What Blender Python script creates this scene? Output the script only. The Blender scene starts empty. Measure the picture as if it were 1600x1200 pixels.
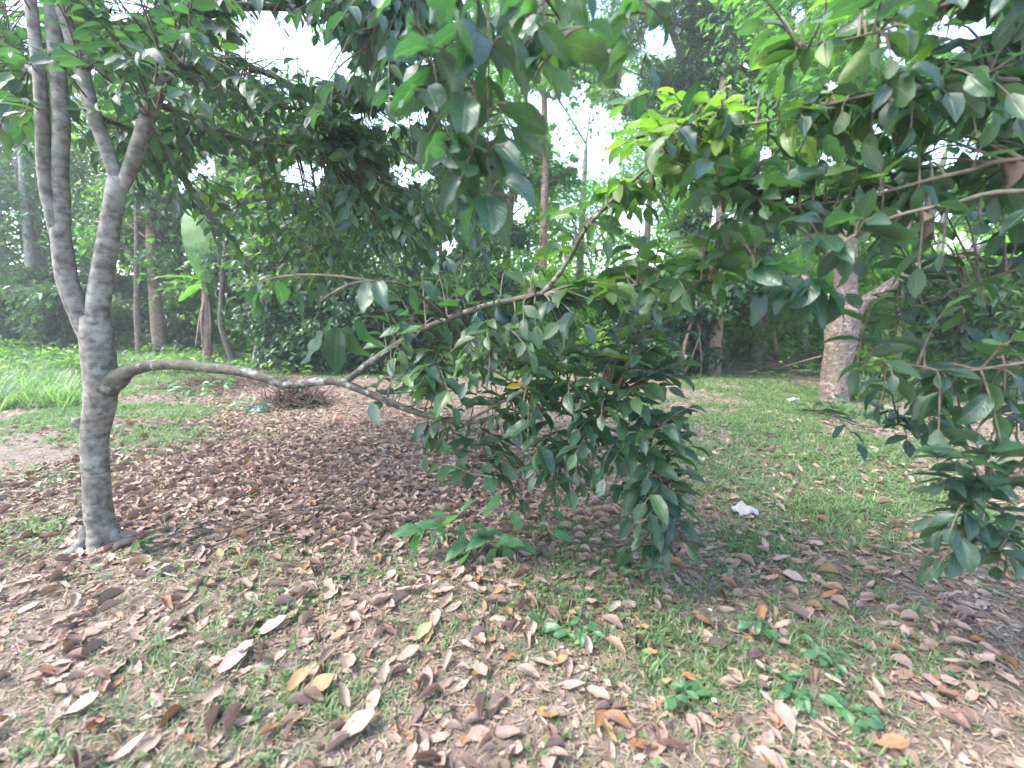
import bpy, math, random
import numpy as np
from mathutils import Vector, Matrix

rng = np.random.default_rng(7)
random.seed(7)
S = bpy.context.scene
C = S.collection

# ------------------------------------------------------------------ camera, sky, sun, exposure
CAM_H = 1.5
PITCH = math.radians(10.1)
FPX = 671.0
cam_d = bpy.data.cameras.new('camera')
cam = bpy.data.objects.new('camera', cam_d)
C.objects.link(cam)
cam.location = (0, 0, CAM_H)
cam.rotation_euler = (math.radians(90) - PITCH, 0, 0)
cam_d.sensor_width = 36
cam_d.lens = 36 * FPX / 1600
cam_d.clip_start = 0.05
cam_d.clip_end = 1000
cam_d.dof.use_dof = True
cam_d.dof.focus_distance = 3.2
cam_d.dof.aperture_fstop = 1.25
S.camera = cam

SUN_ELEV, SUN_AZ = math.radians(55), math.radians(-104)     # azimuth from +Y, negative = left
w = bpy.data.worlds.new('World'); S.world = w
w.use_nodes = True
nt = w.node_tree
bg = nt.nodes['Background']
sky = nt.nodes.new('ShaderNodeTexSky')
sky.sky_type = 'NISHITA'; sky.sun_disc = False
sky.sun_elevation = SUN_ELEV; sky.sun_rotation = SUN_AZ
sky.air_density = 1.3; sky.dust_density = 1.8; sky.ozone_density = 1.2
nt.links.new(sky.outputs[0], bg.inputs[0])
bg.inputs[1].default_value = 0.15
sun_d = bpy.data.lights.new('sun', 'SUN')
sun = bpy.data.objects.new('sun', sun_d); C.objects.link(sun)
sun_d.energy = 1.3; sun_d.angle = math.radians(24); sun_d.color = (1, 0.95, 0.87)
sd = Vector((math.sin(SUN_AZ) * math.cos(SUN_ELEV), math.cos(SUN_AZ) * math.cos(SUN_ELEV), math.sin(SUN_ELEV)))
sun.rotation_euler = sd.to_track_quat('Z', 'Y').to_euler()
sun.location = sd * 60
S.view_settings.view_transform = 'Standard'
S.view_settings.look = 'None'
S.view_settings.gamma = 1
S.view_settings.use_curve_mapping = False
S.view_settings.exposure = 2.8
S.render.engine = 'CYCLES'
S.cycles.use_denoising = True
S.cycles.max_bounces = 7
S.cycles.diffuse_bounces = 4
S.cycles.glossy_bounces = 2
S.cycles.transmission_bounces = 4
S.cycles.sample_clamp_indirect = 6
S.cycles.volume_bounces = 0
S.cycles.volume_max_steps = 64

# ------------------------------------------------------------------ geometry of the view
CF = np.array([0, math.cos(PITCH), -math.sin(PITCH)])
CU = np.array([0, math.sin(PITCH), math.cos(PITCH)])
CX = np.array([1.0, 0, 0])


def ray(px, py):
    return CF + CX * (px - 800) / FPX + CU * (600 - py) / FPX


def P(px, py, depth):
    """point seen at photo pixel, 'depth' metres ahead of the camera"""
    d = ray(px, py)
    return np.array([0, 0, CAM_H]) + d * (depth / d[1])


def G(px, py):
    """where that pixel meets the ground"""
    d = ray(px, py)
    t = CAM_H / -d[2]
    p = np.array([0, 0, CAM_H]) + d * t
    for _ in range(4):
        hz = float(ground_h(p[0], p[1]))
        t = (CAM_H - hz) / -d[2]
        p = np.array([0, 0, CAM_H]) + d * t
    return p


def proj(p):
    q = p - np.array([0, 0, CAM_H])
    z = q @ CF
    zz = np.where(z > 0.05, z, 0.05)
    px = 800 + FPX * (q @ CX) / zz
    py = 600 - FPX * (q @ CU) / zz
    return np.where(z > 0.05, px, -9999), py, z


_tab = rng.random((256, 256))


def vnoise(x, y, s=1.0, seed=0):
    x = np.asarray(x, float) * s + seed * 17.3
    y = np.asarray(y, float) * s + seed * 9.1
    xi = np.floor(x).astype(int); yi = np.floor(y).astype(int)
    fx = x - xi; fy = y - yi
    fx = fx * fx * (3 - 2 * fx); fy = fy * fy * (3 - 2 * fy)
    a = _tab[xi % 256, yi % 256]; b = _tab[(xi + 1) % 256, yi % 256]
    c = _tab[xi % 256, (yi + 1) % 256]; d = _tab[(xi + 1) % 256, (yi + 1) % 256]
    return (a * (1 - fx) + b * fx) * (1 - fy) + (c * (1 - fx) + d * fx) * fy


def fbm(x, y, s=1.0, seed=0, o=4):
    v = 0; a = 0.5
    for i in range(o):
        v = v + a * vnoise(x, y, s * 2 ** i, seed + i); a *= 0.5
    return v / (1 - 0.5 ** o)


def ground_h(x, y):
    x = np.asarray(x, float); y = np.asarray(y, float)
    n = (fbm(x, y, 0.35, 3, 3) - 0.5) * 0.10 + (fbm(x, y, 2.2, 5, 3) - 0.5) * 0.035
    r = np.sqrt(x * x + y * y)
    return n - 0.0 + np.clip(r - 18, 0, 100) * 0.012


GRASS = [(110, 630, 300, 75, 1.0), (300, 690, 190, 50, .75), (50, 790, 130, 60, .5), (250, 590, 160, 22, 1.0),
         (1240, 700, 280, 80, 1.0), (1430, 790, 230, 90, .8), (1150, 630, 260, 40, 1.0), (650, 560, 500, 24, .85), (1120, 770, 110, 60, .75),
         (1100, 1050, 150, 90, .65), (1300, 1040, 170, 90, .45), (470, 980, 130, 60, .45), (860, 900, 150, 40, .35),
         (560, 1090, 150, 70, .5), (960, 970, 150, 60, .5), (1170, 840, 110, 50, .6), (700, 770, 90, 40, .3), (200, 1020, 120, 60, .35),
         (250, 900, 100, 40, .3), (740, 950, 200, 30, .3)]
LITTER = [(560, 760, 370, 120, 1.0), (500, 660, 260, 50, .9), (700, 700, 250, 60, .8), (300, 830, 200, 60, .7), (900, 850, 250, 90, .5),
          (800, 1100, 400, 120, .3), (1450, 1060, 250, 100, .5), (1250, 870, 220, 60, .45), (430, 625, 190, 26, .9)]


def fields(x, y):
    z = ground_h(x, y)
    px, py, zz = proj(np.stack([x, y, z], -1))
    g = np.where(np.asarray(y) < 3.0, .27, .2); l = .2 + .35 * np.clip((fbm(x, y, .9, 90, 2) - .4) * 3, 0, 1)
    for cx, cy, rx, ry, ww in GRASS:
        g = np.maximum(g, 1.0 * ww * np.clip(1.35 - ((px - cx) / rx) ** 2 - ((py - cy) / ry) ** 2, 0, 1))
    for cx, cy, rx, ry, ww in LITTER:
        l = np.maximum(l, ww * np.clip(1.35 - ((px - cx) / rx) ** 2 - ((py - cy) / ry) ** 2, 0, 1))
    l = np.where((px > 1070) & (py < 850), np.minimum(l, .22), l)
    far = (y > 9)
    g = np.where(far, np.maximum(g, .95), g)
    back = zz < 0.5
    g = np.where(back, .3, g); l = np.where(back, .4, l)
    n = fbm(x, y, 1.6, 11, 3)
    g = g * np.clip(0.35 + (n - 0.3) * 3.0, 0.05, 1.25)
    g = np.where(l > .6, g * (1 - .75 * (l - .6) / .4), g)
    return np.clip(g, 0, 1), np.clip(l, 0, 1)


# ------------------------------------------------------------------ materials
def new_mat(name):
    m = bpy.data.materials.new(name); m.use_nodes = True
    t = m.node_tree; t.nodes.clear()
    out = t.nodes.new('ShaderNodeOutputMaterial')
    return m, t, out


def N(t, kind, **kw):
    n = t.nodes.new(kind)
    for k, v in kw.items():
        if hasattr(n, k):
            setattr(n, k, v)
        else:
            n.inputs[k].default_value = v
    return n


def ramp(t, stops, fac=None, mode='LINEAR'):
    r = t.nodes.new('ShaderNodeValToRGB')
    r.color_ramp.interpolation = mode
    e = r.color_ramp.elements
    while len(e) < len(stops):
        e.new(0.5)
    for i, (p, c) in enumerate(stops):
        e[i].position = p
        e[i].color = (c[0], c[1], c[2], 1) if len(c) == 3 else c
    if fac is not None:
        t.links.new(fac, r.inputs[0])
    return r


def math_n(t, op, a, b=None, c=None, clamp=False):
    n = t.nodes.new('ShaderNodeMath'); n.operation = op; n.use_clamp = clamp
    for i, v in enumerate((a, b, c)):
        if v is None:
            continue
        if isinstance(v, (int, float)):
            n.inputs[i].default_value = v
        else:
            t.links.new(v, n.inputs[i])
    return n.outputs[0]


def mix_rgb(t, fac, a, b, mode='MIX'):
    n = t.nodes.new('ShaderNodeMix'); n.data_type = 'RGBA'; n.blend_type = mode
    for s, v in ((n.inputs['Factor'], fac), (n.inputs[6], a), (n.inputs[7], b)):
        if isinstance(v, (int, float)):
            s.default_value = v
        elif isinstance(v, tuple):
            s.default_value = (*v, 1)
        else:
            t.links.new(v, s)
    return n.outputs[2]


def leaf_material(name, stops, trans_tint=(1.1, 1.5, 0.55), transl=0.35, rough=0.34, veins=True, under=(0.09, 0.13, 0.07), sheen_ior=1.55):
    m, t, out = new_mat(name)
    at = N(t, 'ShaderNodeAttribute', attribute_name='rnd')
    oi = N(t, 'ShaderNodeObjectInfo')
    sm = math_n(t, 'FRACT', math_n(t, 'ADD', at.outputs['Fac'], math_n(t, 'MULTIPLY', oi.outputs['Random'], 0.15)))
    cr = ramp(t, stops, sm)
    col = cr.outputs[0]
    tc = N(t, 'ShaderNodeTexCoord')
    nz = N(t, 'ShaderNodeTexNoise', Scale=9.0, Detail=3.0)
    t.links.new(tc.outputs['Object'], nz.inputs['Vector'])
    col = mix_rgb(t, 1.0, col, ramp(t, [(.3, (.78, .78, .78)), (.7, (1.2, 1.2, 1.2))], nz.outputs[0]).outputs[0], 'MULTIPLY')
    bump_h = None
    if veins:
        uv = N(t, 'ShaderNodeUVMap')
        sp = N(t, 'ShaderNodeSeparateXYZ'); t.links.new(uv.outputs[0], sp.inputs[0])
        a = math_n(t, 'ABSOLUTE', math_n(t, 'SUBTRACT', sp.outputs[0], 0.5))
        mid = math_n(t, 'SUBTRACT', 1.0, math_n(t, 'MULTIPLY', a, 26.0), clamp=True)
        ph = math_n(t, 'SUBTRACT', math_n(t, 'MULTIPLY', sp.outputs[1], 62.0), math_n(t, 'MULTIPLY', a, 42.0))
        sv = math_n(t, 'POWER', math_n(t, 'ABSOLUTE', math_n(t, 'SINE', math_n(t, 'MULTIPLY', ph, .5))), 6.0)
        sv = math_n(t, 'SUBTRACT', 1.0, sv)
        sv2 = math_n(t, 'POWER', math_n(t, 'ABSOLUTE', math_n(t, 'COSINE', math_n(t, 'MULTIPLY', ph, .5))), 10.0)
        v = math_n(t, 'MAXIMUM', mid, math_n(t, 'MULTIPLY', sv2, 0.38))
        col = mix_rgb(t, math_n(t, 'MULTIPLY', v, 0.40), col, (0.16, 0.24, 0.09))
        bump_h = v
    geo = N(t, 'ShaderNodeNewGeometry')
    base = mix_rgb(t, math_n(t, 'MULTIPLY', geo.outputs['Backfacing'], 0.55), col, under)
    pr = N(t, 'ShaderNodeBsdfPrincipled', Roughness=rough)
    pr.inputs['IOR'].default_value = sheen_ior
    t.links.new(base, pr.inputs['Base Color'])
    rg = math_n(t, 'ADD', math_n(t, 'MULTIPLY', geo.outputs['Backfacing'], 0.25), math_n(t, 'ADD', math_n(t, 'MULTIPLY', nz.outputs[0], 0.25), rough - .1))
    t.links.new(rg, pr.inputs['Roughness'])
    if bump_h is not None:
        bp = N(t, 'ShaderNodeBump', Strength=0.35, Distance=0.003); bp.invert = True
        t.links.new(bump_h, bp.inputs['Height']); t.links.new(bp.outputs[0], pr.inputs['Normal'])
    tr = N(t, 'ShaderNodeBsdfTranslucent')
    tcol = mix_rgb(t, 1.0, col, tuple(1.75 * c for c in trans_tint), 'MULTIPLY')
    t.links.new(tcol, tr.inputs['Color'])
    mx = N(t, 'ShaderNodeMixShader'); mx.inputs[0].default_value = transl
    t.links.new(pr.outputs[0], mx.inputs[1]); t.links.new(tr.outputs[0], mx.inputs[2])
    t.links.new(mx.outputs[0], out.inputs[0])
    return m


def bark_material(name, dark, light, lichen=(0.27, 0.27, 0.24), lich_amt=0.5, ring=0.5, scale=1.0, lscale=9.0):
    m, t, out = new_mat(name)
    tc = N(t, 'ShaderNodeTexCoord')
    mp = N(t, 'ShaderNodeMapping'); mp.inputs['Scale'].default_value = (3 * scale, 3 * scale, 11 * scale)
    t.links.new(tc.outputs['Object'], mp.inputs[0])
    n1 = N(t, 'ShaderNodeTexNoise', Scale=2.2, Detail=6.0, Roughness=.65); t.links.new(mp.outputs[0], n1.inputs['Vector'])
    n2 = N(t, 'ShaderNodeTexNoise', Scale=26.0 * scale, Detail=5.0); t.links.new(tc.outputs['Object'], n2.inputs['Vector'])
    n3 = N(t, 'ShaderNodeTexNoise', Scale=lscale, Detail=5.0, Roughness=.6); t.links.new(tc.outputs['Object'], n3.inputs['Vector'])
    n4 = N(t, 'ShaderNodeTexNoise', Scale=2.3, Detail=2.0); t.links.new(tc.outputs['Object'], n4.inputs['Vector'])
    a = math_n(t, 'ADD', math_n(t, 'MULTIPLY', n1.outputs[0], ring), math_n(t, 'MULTIPLY', n2.outputs[0], 1 - ring))
    c = ramp(t, [(.39, dark), (.59, light)], a).outputs[0]
    lm = ramp(t, [(.54, (0, 0, 0)), (.62, (1, 1, 1))], math_n(t, 'ADD', math_n(t, 'MULTIPLY', n3.outputs[0], .8), math_n(t, 'MULTIPLY', n1.outputs[0], .22))).outputs[0]
    c = mix_rgb(t, math_n(t, 'MULTIPLY', lm, lich_amt), c, lichen)
    gm = ramp(t, [(.5, (0, 0, 0)), (.66, (1, 1, 1))], n4.outputs[0]).outputs[0]
    c = mix_rgb(t, math_n(t, 'MULTIPLY', gm, .35), c, (.10, .12, .07))
    pr = N(t, 'ShaderNodeBsdfPrincipled', Roughness=.85)
    t.links.new(c, pr.inputs['Base Color'])
    bp = N(t, 'ShaderNodeBump', Strength=.7, Distance=.006)
    t.links.new(math_n(t, 'ADD', a, math_n(t, 'MULTIPLY', n2.outputs[0], .4)), bp.inputs['Height']); t.links.new(bp.outputs[0], pr.inputs['Normal'])
    t.links.new(pr.outputs[0], out.inputs[0])
    return m


def simple_material(name, col, rough=.6, var=.25, scale=20, transl=0, tint=(1, 1, 1)):
    m, t, out = new_mat(name)
    tc = N(t, 'ShaderNodeTexCoord')
    nz = N(t, 'ShaderNodeTexNoise', Scale=scale, Detail=4.0); t.links.new(tc.outputs['Object'], nz.inputs['Vector'])
    at = N(t, 'ShaderNodeAttribute', attribute_name='rnd')
    k = math_n(t, 'ADD', math_n(t, 'MULTIPLY', nz.outputs[0], .6), math_n(t, 'MULTIPLY', at.outputs['Fac'], .4))
    c = ramp(t, [(.2, tuple(x * (1 - var) for x in col)), (.75, tuple(min(1, x * (1 + var)) for x in col))], k).outputs[0]
    pr = N(t, 'ShaderNodeBsdfPrincipled', Roughness=rough); t.links.new(c, pr.inputs['Base Color'])
    bp = N(t, 'ShaderNodeBump', Strength=.3, Distance=.005); t.links.new(nz.outputs[0], bp.inputs['Height']); t.links.new(bp.outputs[0], pr.inputs['Normal'])
    if transl:
        tr = N(t, 'ShaderNodeBsdfTranslucent'); t.links.new(mix_rgb(t, 1.0, c, tint, 'MULTIPLY'), tr.inputs[0])
        mx = N(t, 'ShaderNodeMixShader'); mx.inputs[0].default_value = transl
        t.links.new(pr.outputs[0], mx.inputs[1]); t.links.new(tr.outputs[0], mx.inputs[2]); t.links.new(mx.outputs[0], out.inputs[0])
    else:
        t.links.new(pr.outputs[0], out.inputs[0])
    return m


GR = [(0.0, (.016, .045, .033)), (.35, (.024, .064, .040)), (.62, (.042, .094, .036)), (.80, (.075, .14, .034)), (.97, (.17, .25, .045)), (1.0, (.19, .25, .05))]
M_LEAF = leaf_material('glossy_green_leaf', GR)
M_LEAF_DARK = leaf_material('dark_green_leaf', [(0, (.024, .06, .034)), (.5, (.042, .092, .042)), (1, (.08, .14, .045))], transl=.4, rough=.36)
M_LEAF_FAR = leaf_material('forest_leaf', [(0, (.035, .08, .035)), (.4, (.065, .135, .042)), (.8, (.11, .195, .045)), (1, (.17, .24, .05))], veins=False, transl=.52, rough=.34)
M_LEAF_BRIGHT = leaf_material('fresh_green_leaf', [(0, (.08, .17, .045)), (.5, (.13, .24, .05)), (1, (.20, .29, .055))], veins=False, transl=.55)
M_LEAF_LIME = leaf_material('sun_tinted_lime_leaf', [(0, (.12, .22, .05)), (.5, (.20, .32, .07)), (1, (.30, .38, .09))], veins=False, transl=.55)  # paler leaf colour stands in for sunlight that never reaches these bushes
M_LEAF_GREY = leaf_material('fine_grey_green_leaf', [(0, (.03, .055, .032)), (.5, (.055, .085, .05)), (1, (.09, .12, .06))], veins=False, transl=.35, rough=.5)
M_LEAF_YELLOW = leaf_material('yellowed_leaf', [(0, (.42, .26, .03)), (.6, (.50, .33, .04)), (1, (.45, .16, .03))], trans_tint=(.9, .7, .4), transl=.35, under=(.4, .3, .08))
M_BANANA = leaf_material('banana_leaf', [(0, (.06, .14, .04)), (1, (.10, .20, .05))], transl=.45, rough=.4, under=(.14, .24, .09))
M_FROND = leaf_material('palm_leaf', [(0, (.12, .22, .045)), (1, (.18, .28, .06))], veins=False, transl=.5)
M_GRASS = leaf_material('grass_blade', [(0, (.055, .115, .042)), (.5, (.09, .16, .055)), (.85, (.14, .20, .08)), (1, (.30, .26, .13))], veins=False, transl=.35, rough=.55)
M_LONGGRASS = leaf_material('long_grass_blade', [(0, (.07, .125, .055)), (.6, (.12, .19, .09)), (1, (.26, .27, .16))], veins=False, transl=.4, rough=.5)
M_DRYGRASS = leaf_material('straw', [(0, (.14, .105, .075)), (1, (.30, .24, .165))], veins=False, transl=.15, rough=.8, trans_tint=(1, .9, .6), under=(.28, .22, .15))
M_SEED = leaf_material('sapling_leaf', [(0, (.045, .125, .055)), (1, (.08, .18, .075))], transl=.35, rough=.33)
DEAD = [(0.0, (.085, .052, .044)), (.12, (.15, .085, .07)), (.34, (.25, .155, .125)), (.60, (.315, .21, .172)), (.82, (.345, .25, .205)), (.89, (.25, .10, .045)), (1.0, (.27, .15, .06))]
M_DEAD = leaf_material('dry_leaf', DEAD, trans_tint=(.5, .38, .26), transl=.1, rough=.6, under=(.22, .165, .145))
M_BARK = bark_material('pale_ringed_bark', (.07, .06, .048), (.20, .178, .15), lich_amt=.6, ring=.38, lscale=7.7)
M_BARK_LIMB = bark_material('lichen_branch_bark', (.038, .03, .023), (.105, .085, .065), lich_amt=.8, ring=.3, lscale=18)
M_BARK_TWIG = bark_material('twig_bark', (.06, .042, .03), (.16, .115, .08), lich_amt=.15, ring=.3)
M_BARK_RED = bark_material('reddish_bark', (.13, .075, .05), (.30, .19, .14), lich_amt=.3, ring=.35)
M_BARK_BROWN = bark_material('brown_bark', (.07, .046, .036), (.185, .125, .10), lichen=(.42, .40, .37), lich_amt=.42, ring=.3, lscale=22)
M_BARK_DARK = bark_material('dark_bark', (.035, .03, .024), (.10, .085, .065), lich_amt=.3)
M_BARK_GREY = bark_material('grey_bark', (.14, .135, .12), (.33, .31, .28), lich_amt=.4)


# ------------------------------------------------------------------ mesh helpers
def tag(o, label=None, cat=None, group=None, kind=None):
    if label: o['label'] = label
    if cat: o['category'] = cat
    if group: o['group'] = group
    if kind: o['kind'] = kind
    return o


def thing(name, label, cat, loc=(0, 0, 0), group=None):
    o = bpy.data.objects.new(name, None); C.objects.link(o)
    o.empty_display_size = .1
    o.location = tuple(float(v) for v in loc)
    return tag(o, label, cat, group)


def raw_mesh(name, v, loops, starts, totals, mat, uv=None, rnd=None, smooth=True):
    me = bpy.data.meshes.new(name)
    me.vertices.add(len(v)); me.vertices.foreach_set('co', np.ascontiguousarray(v, dtype=np.float32).ravel())
    me.loops.add(len(loops)); me.loops.foreach_set('vertex_index', np.ascontiguousarray(loops, dtype=np.int32))
    me.polygons.add(len(starts)); me.polygons.foreach_set('loop_start', np.ascontiguousarray(starts, dtype=np.int32))
    me.polygons.foreach_set('loop_total', np.ascontiguousarray(totals, dtype=np.int32))
    if smooth:
        me.polygons.foreach_set('use_smooth', np.ones(len(starts), dtype=bool))
    if uv is not None:
        l = me.uv_layers.new(name='UVMap')
        l.data.foreach_set('uv', np.ascontiguousarray(uv[loops], dtype=np.float32).ravel())
    if rnd is not None:
        a = me.attributes.new('rnd', 'FLOAT', 'POINT')
        a.data.foreach_set('value', np.ascontiguousarray(rnd, dtype=np.float32))
    me.materials.append(mat)
    me.update(calc_edges=True)
    return me


def quads_mesh(name, v, f, mat, uv=None, rnd=None, smooth=True):
    f = np.asarray(f, dtype=np.int32)
    k = f.shape[1]
    return raw_mesh(name, v, f.ravel(), np.arange(len(f)) * k, np.full(len(f), k), mat, uv, rnd, smooth)


def link(name, me, parent=None):
    """link a mesh built in world coordinates; its origin goes to the parent's base"""
    o = bpy.data.objects.new(name, me); C.objects.link(o)
    if parent is not None:
        o.parent = parent
        o.matrix_parent_inverse = Matrix.Translation(-Vector(parent.location))
    return o


def smooth_path(pts, radii, sub=6):
    pts = np.asarray(pts, float); radii = np.asarray(radii, float)
    if len(pts) == 2:
        k = np.linspace(0, 1, sub + 1)[:, None]
        return pts[0] * (1 - k) + pts[1] * k, radii[0] * (1 - k[:, 0]) + radii[1] * k[:, 0]
    ext = np.vstack([2 * pts[0] - pts[1], pts, 2 * pts[-1] - pts[-2]])
    re = np.concatenate([[radii[0]], radii, [radii[-1]]])
    out, ro = [], []
    for i in range(1, len(ext) - 2):
        p0, p1, p2, p3 = ext[i - 1], ext[i], ext[i + 1], ext[i + 2]
        for j in range(sub):
            t = j / sub
            out.append(.5 * ((2 * p1) + (-p0 + p2) * t + (2 * p0 - 5 * p1 + 4 * p2 - p3) * t * t + (-p0 + 3 * p1 - 3 * p2 + p3) * t ** 3))
            ro.append(re[i] * (1 - t) + re[i + 1] * t)
    out.append(pts[-1]); ro.append(radii[-1])
    return np.array(out), np.array(ro)


class Tubes:
    def __init__(self):
        self.v = []; self.f = []; self.n = 0

    def add(self, pts, radii, sides=8, sub=5, rough=0.0, lobes=0.0):
        p, r = smooth_path(pts, radii, sub)
        tan = np.gradient(p, axis=0); tan /= np.linalg.norm(tan, axis=1)[:, None] + 1e-9
        up = np.array([0, 0, 1.0]) if abs(tan[0][2]) < .8 else np.array([1.0, 0, 0])
        rings = []
        ang = np.linspace(0, 2 * math.pi, sides, endpoint=False)
        ph = rng.random() * 6
        for i in range(len(p)):
            s = np.cross(tan[i], up); s /= np.linalg.norm(s) + 1e-9
            u = np.cross(s, tan[i]); up = u
            rr = r[i] * (1 + rough * (rng.random(sides) - .5) * 2 + lobes * np.sin(ang * 3 + ph + i * .25))
            if i == len(p) - 1:
                rr = rr * .5
            rings.append(p[i] + np.outer(np.cos(ang) * rr, s) + np.outer(np.sin(ang) * rr, u))
        v = np.vstack(rings); k = len(p)
        idx = np.arange(sides); a = []
        for i in range(k - 1):
            a.append(np.stack([i * sides + idx, i * sides + (idx + 1) % sides, (i + 1) * sides + (idx + 1) % sides, (i + 1) * sides + idx], 1))
        f = np.vstack(a)
        v = np.vstack([v, p[-1] + tan[-1] * r[-1] * .4])
        top = (k - 1) * sides
        cap = np.stack([top + idx, top + (idx + 1) % sides, np.full(sides, len(v) - 1), np.full(sides, len(v) - 1)], 1)
        self.v.append(v); self.f.append(f + self.n); self.caps = getattr(self, 'caps', [])
        self.caps.append(cap[:, :3] + self.n)
        self.n += len(v)
        return p

    def mesh(self, name, mat):
        v = np.vstack(self.v); q = np.vstack(self.f); t = np.vstack(self.caps)
        loops = np.concatenate([q.ravel(), t.ravel()])
        starts = np.concatenate([np.arange(len(q)) * 4, len(q) * 4 + np.arange(len(t)) * 3])
        tot = np.concatenate([np.full(len(q), 4), np.full(len(t), 3)])
        return raw_mesh(name, v, loops, starts, tot, mat, rnd=np.full(len(v), .5))


def leaf_base(nl=6, nw=2, fold=.25, droop=.25, wave=.03, twist=0., width=.42, shape='ovate', seed=0, cross=0.0, jag=.012):
    """unit leaf: petiole at origin, blade along +Y, normal +Z.  returns v, quads, uv"""
    r = np.random.default_rng(seed)
    vs, uv = [], []
    ts = np.linspace(0, 1, nl + 1)
    cols = np.linspace(-1, 1, 2 * nw + 1)
    for t in ts:
        if shape == 'ovate':
            wd = math.sin(math.pi * min(1, t * .96 + .03) ** .85) ** .75
        elif shape == 'obovate':
            wd = math.sin(math.pi * (t * .95 + .02) ** 1.25) ** .7
        elif shape == 'lance':
            wd = math.sin(math.pi * (t * .97 + .02)) ** .9
        else:
            wd = max(.02, 1 - t)
        wd = max(wd, .03) * width * .5
        ang = droop * t * 1.6
        cy = t if abs(droop) < 1e-4 else math.sin(ang) / (droop * 1.6)
        cz = 0 if abs(droop) < 1e-4 else -(1 - math.cos(ang)) / (droop * 1.6)
        for c in cols:
            z = abs(c) * wd * fold * 2 + wave * math.sin(t * 14 + c * 2 + seed) * abs(c) + cross * (abs(c) ** 2) * wd * 2
            x = c * wd * (1 - .15 * cross)
            tw = twist * (t - .3)
            x2 = x * math.cos(tw) - z * math.sin(tw); z2 = x * math.sin(tw) + z * math.cos(tw)
            vs.append((x2 + (r.random() - .5) * jag * (abs(c) > .3), cy, cz + z2)); uv.append((.5 + c * .5, t))
    m = len(cols); f = []
    for i in range(nl):
        for j in range(m - 1):
            a = i * m + j
            f.append((a, a + 1, a + 1 + m, a + m))
    return np.array(vs), np.array(f), np.array(uv)


HI = [leaf_base(8, 2, fo, dr, wv, tw, wi, 'ovate', i) for i, (fo, dr, wv, tw, wi) in enumerate(
    [(.18, .3, .03, .3, .5), (.25, .45, .04, -.4, .46), (.1, .15, .03, .2, .53), (.35, .7, .035, .4, .44), (.08, -.1, .04, -.3, .5), (.2, .4, .045, .1, .48)])]
HI_OB = [leaf_base(8, 2, fo, dr, wv, tw, wi, 'obovate', i + 9) for i, (fo, dr, wv, tw, wi) in enumerate(
    [(.2, .3, .03, .3, .52), (.3, .55, .03, -.3, .48), (.1, .15, .03, .2, .55), (.4, .7, .03, .4, .46)])]
MID = [leaf_base(4, 1, fo, dr, .02, tw, wi, 'ovate', i) for i, (fo, dr, tw, wi) in enumerate(
    [(.2, .3, .3, .5), (.28, .5, -.4, .46), (.12, .2, .2, .52), (.2, -.1, -.2, .48)])]
LOW = [leaf_base(2, 1, fo, dr, 0, 0, wi, 'lance', i) for i, (fo, dr, wi) in enumerate([(.3, .4, .5), (.1, .2, .46), (.4, .9, .5)])]
NARROW = [leaf_base(2, 1, .3, dr, 0, 0, .2, 'lance', i) for i, dr in enumerate([.3, .8])]
BLADE = [(np.array([(-.03, 0, 0), (.03, 0, 0), (.022, .55, -.06), (-.022, .55, -.06), (0, .95, -.28)]),
          np.array([(0, 1, 2, 3), (3, 2, 4, 4)]), np.array([(0, 0), (1, 0), (1, .5), (0, .5), (.5, 1)]))]
DEADB = [leaf_base(5, 2, fo, dr, wv, tw, wi, sh, i + 30, cr, .07) for i, (fo, dr, wv, tw, wi, sh, cr) in enumerate(
    [(.08, -.12, .03, .3, .46, 'ovate', .1), (.4, -.25, .03, -.5, .38, 'ovate', .6), (.05, -.1, .05, .3, .5, 'obovate', .1), (1.0, -.15, .02, .2, .26, 'ovate', 1.1),
     (.1, -.4, .03, .6, .42, 'ovate', .2), (.2, -.3, .04, -.4, .42, 'obovate', .3), (-.1, .03, .05, .3, .42, 'ovate', -.1), (.03, -.05, .02, .2, .52, 'obovate', .05), (.15, -.65, .04, -.8, .4, 'ovate', .3)])]
DEADL = [leaf_base(2, 1, fo, dr, .03, tw, wi, 'ovate', i + 50, 0, .05) for i, (fo, dr, tw, wi) in enumerate([(.1, -.15, .3, .46), (.5, -.25, -.5, .34), (.06, -.1, .3, .46), (.1, -.45, .3, .4)])]


def unit(a):
    return a / (np.linalg.norm(a, axis=-1, keepdims=True) + 1e-9)


def frames(d, n):
    d = unit(d); s = unit(np.cross(d, n)); n2 = np.cross(s, d)
    return s, d, n2


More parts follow.
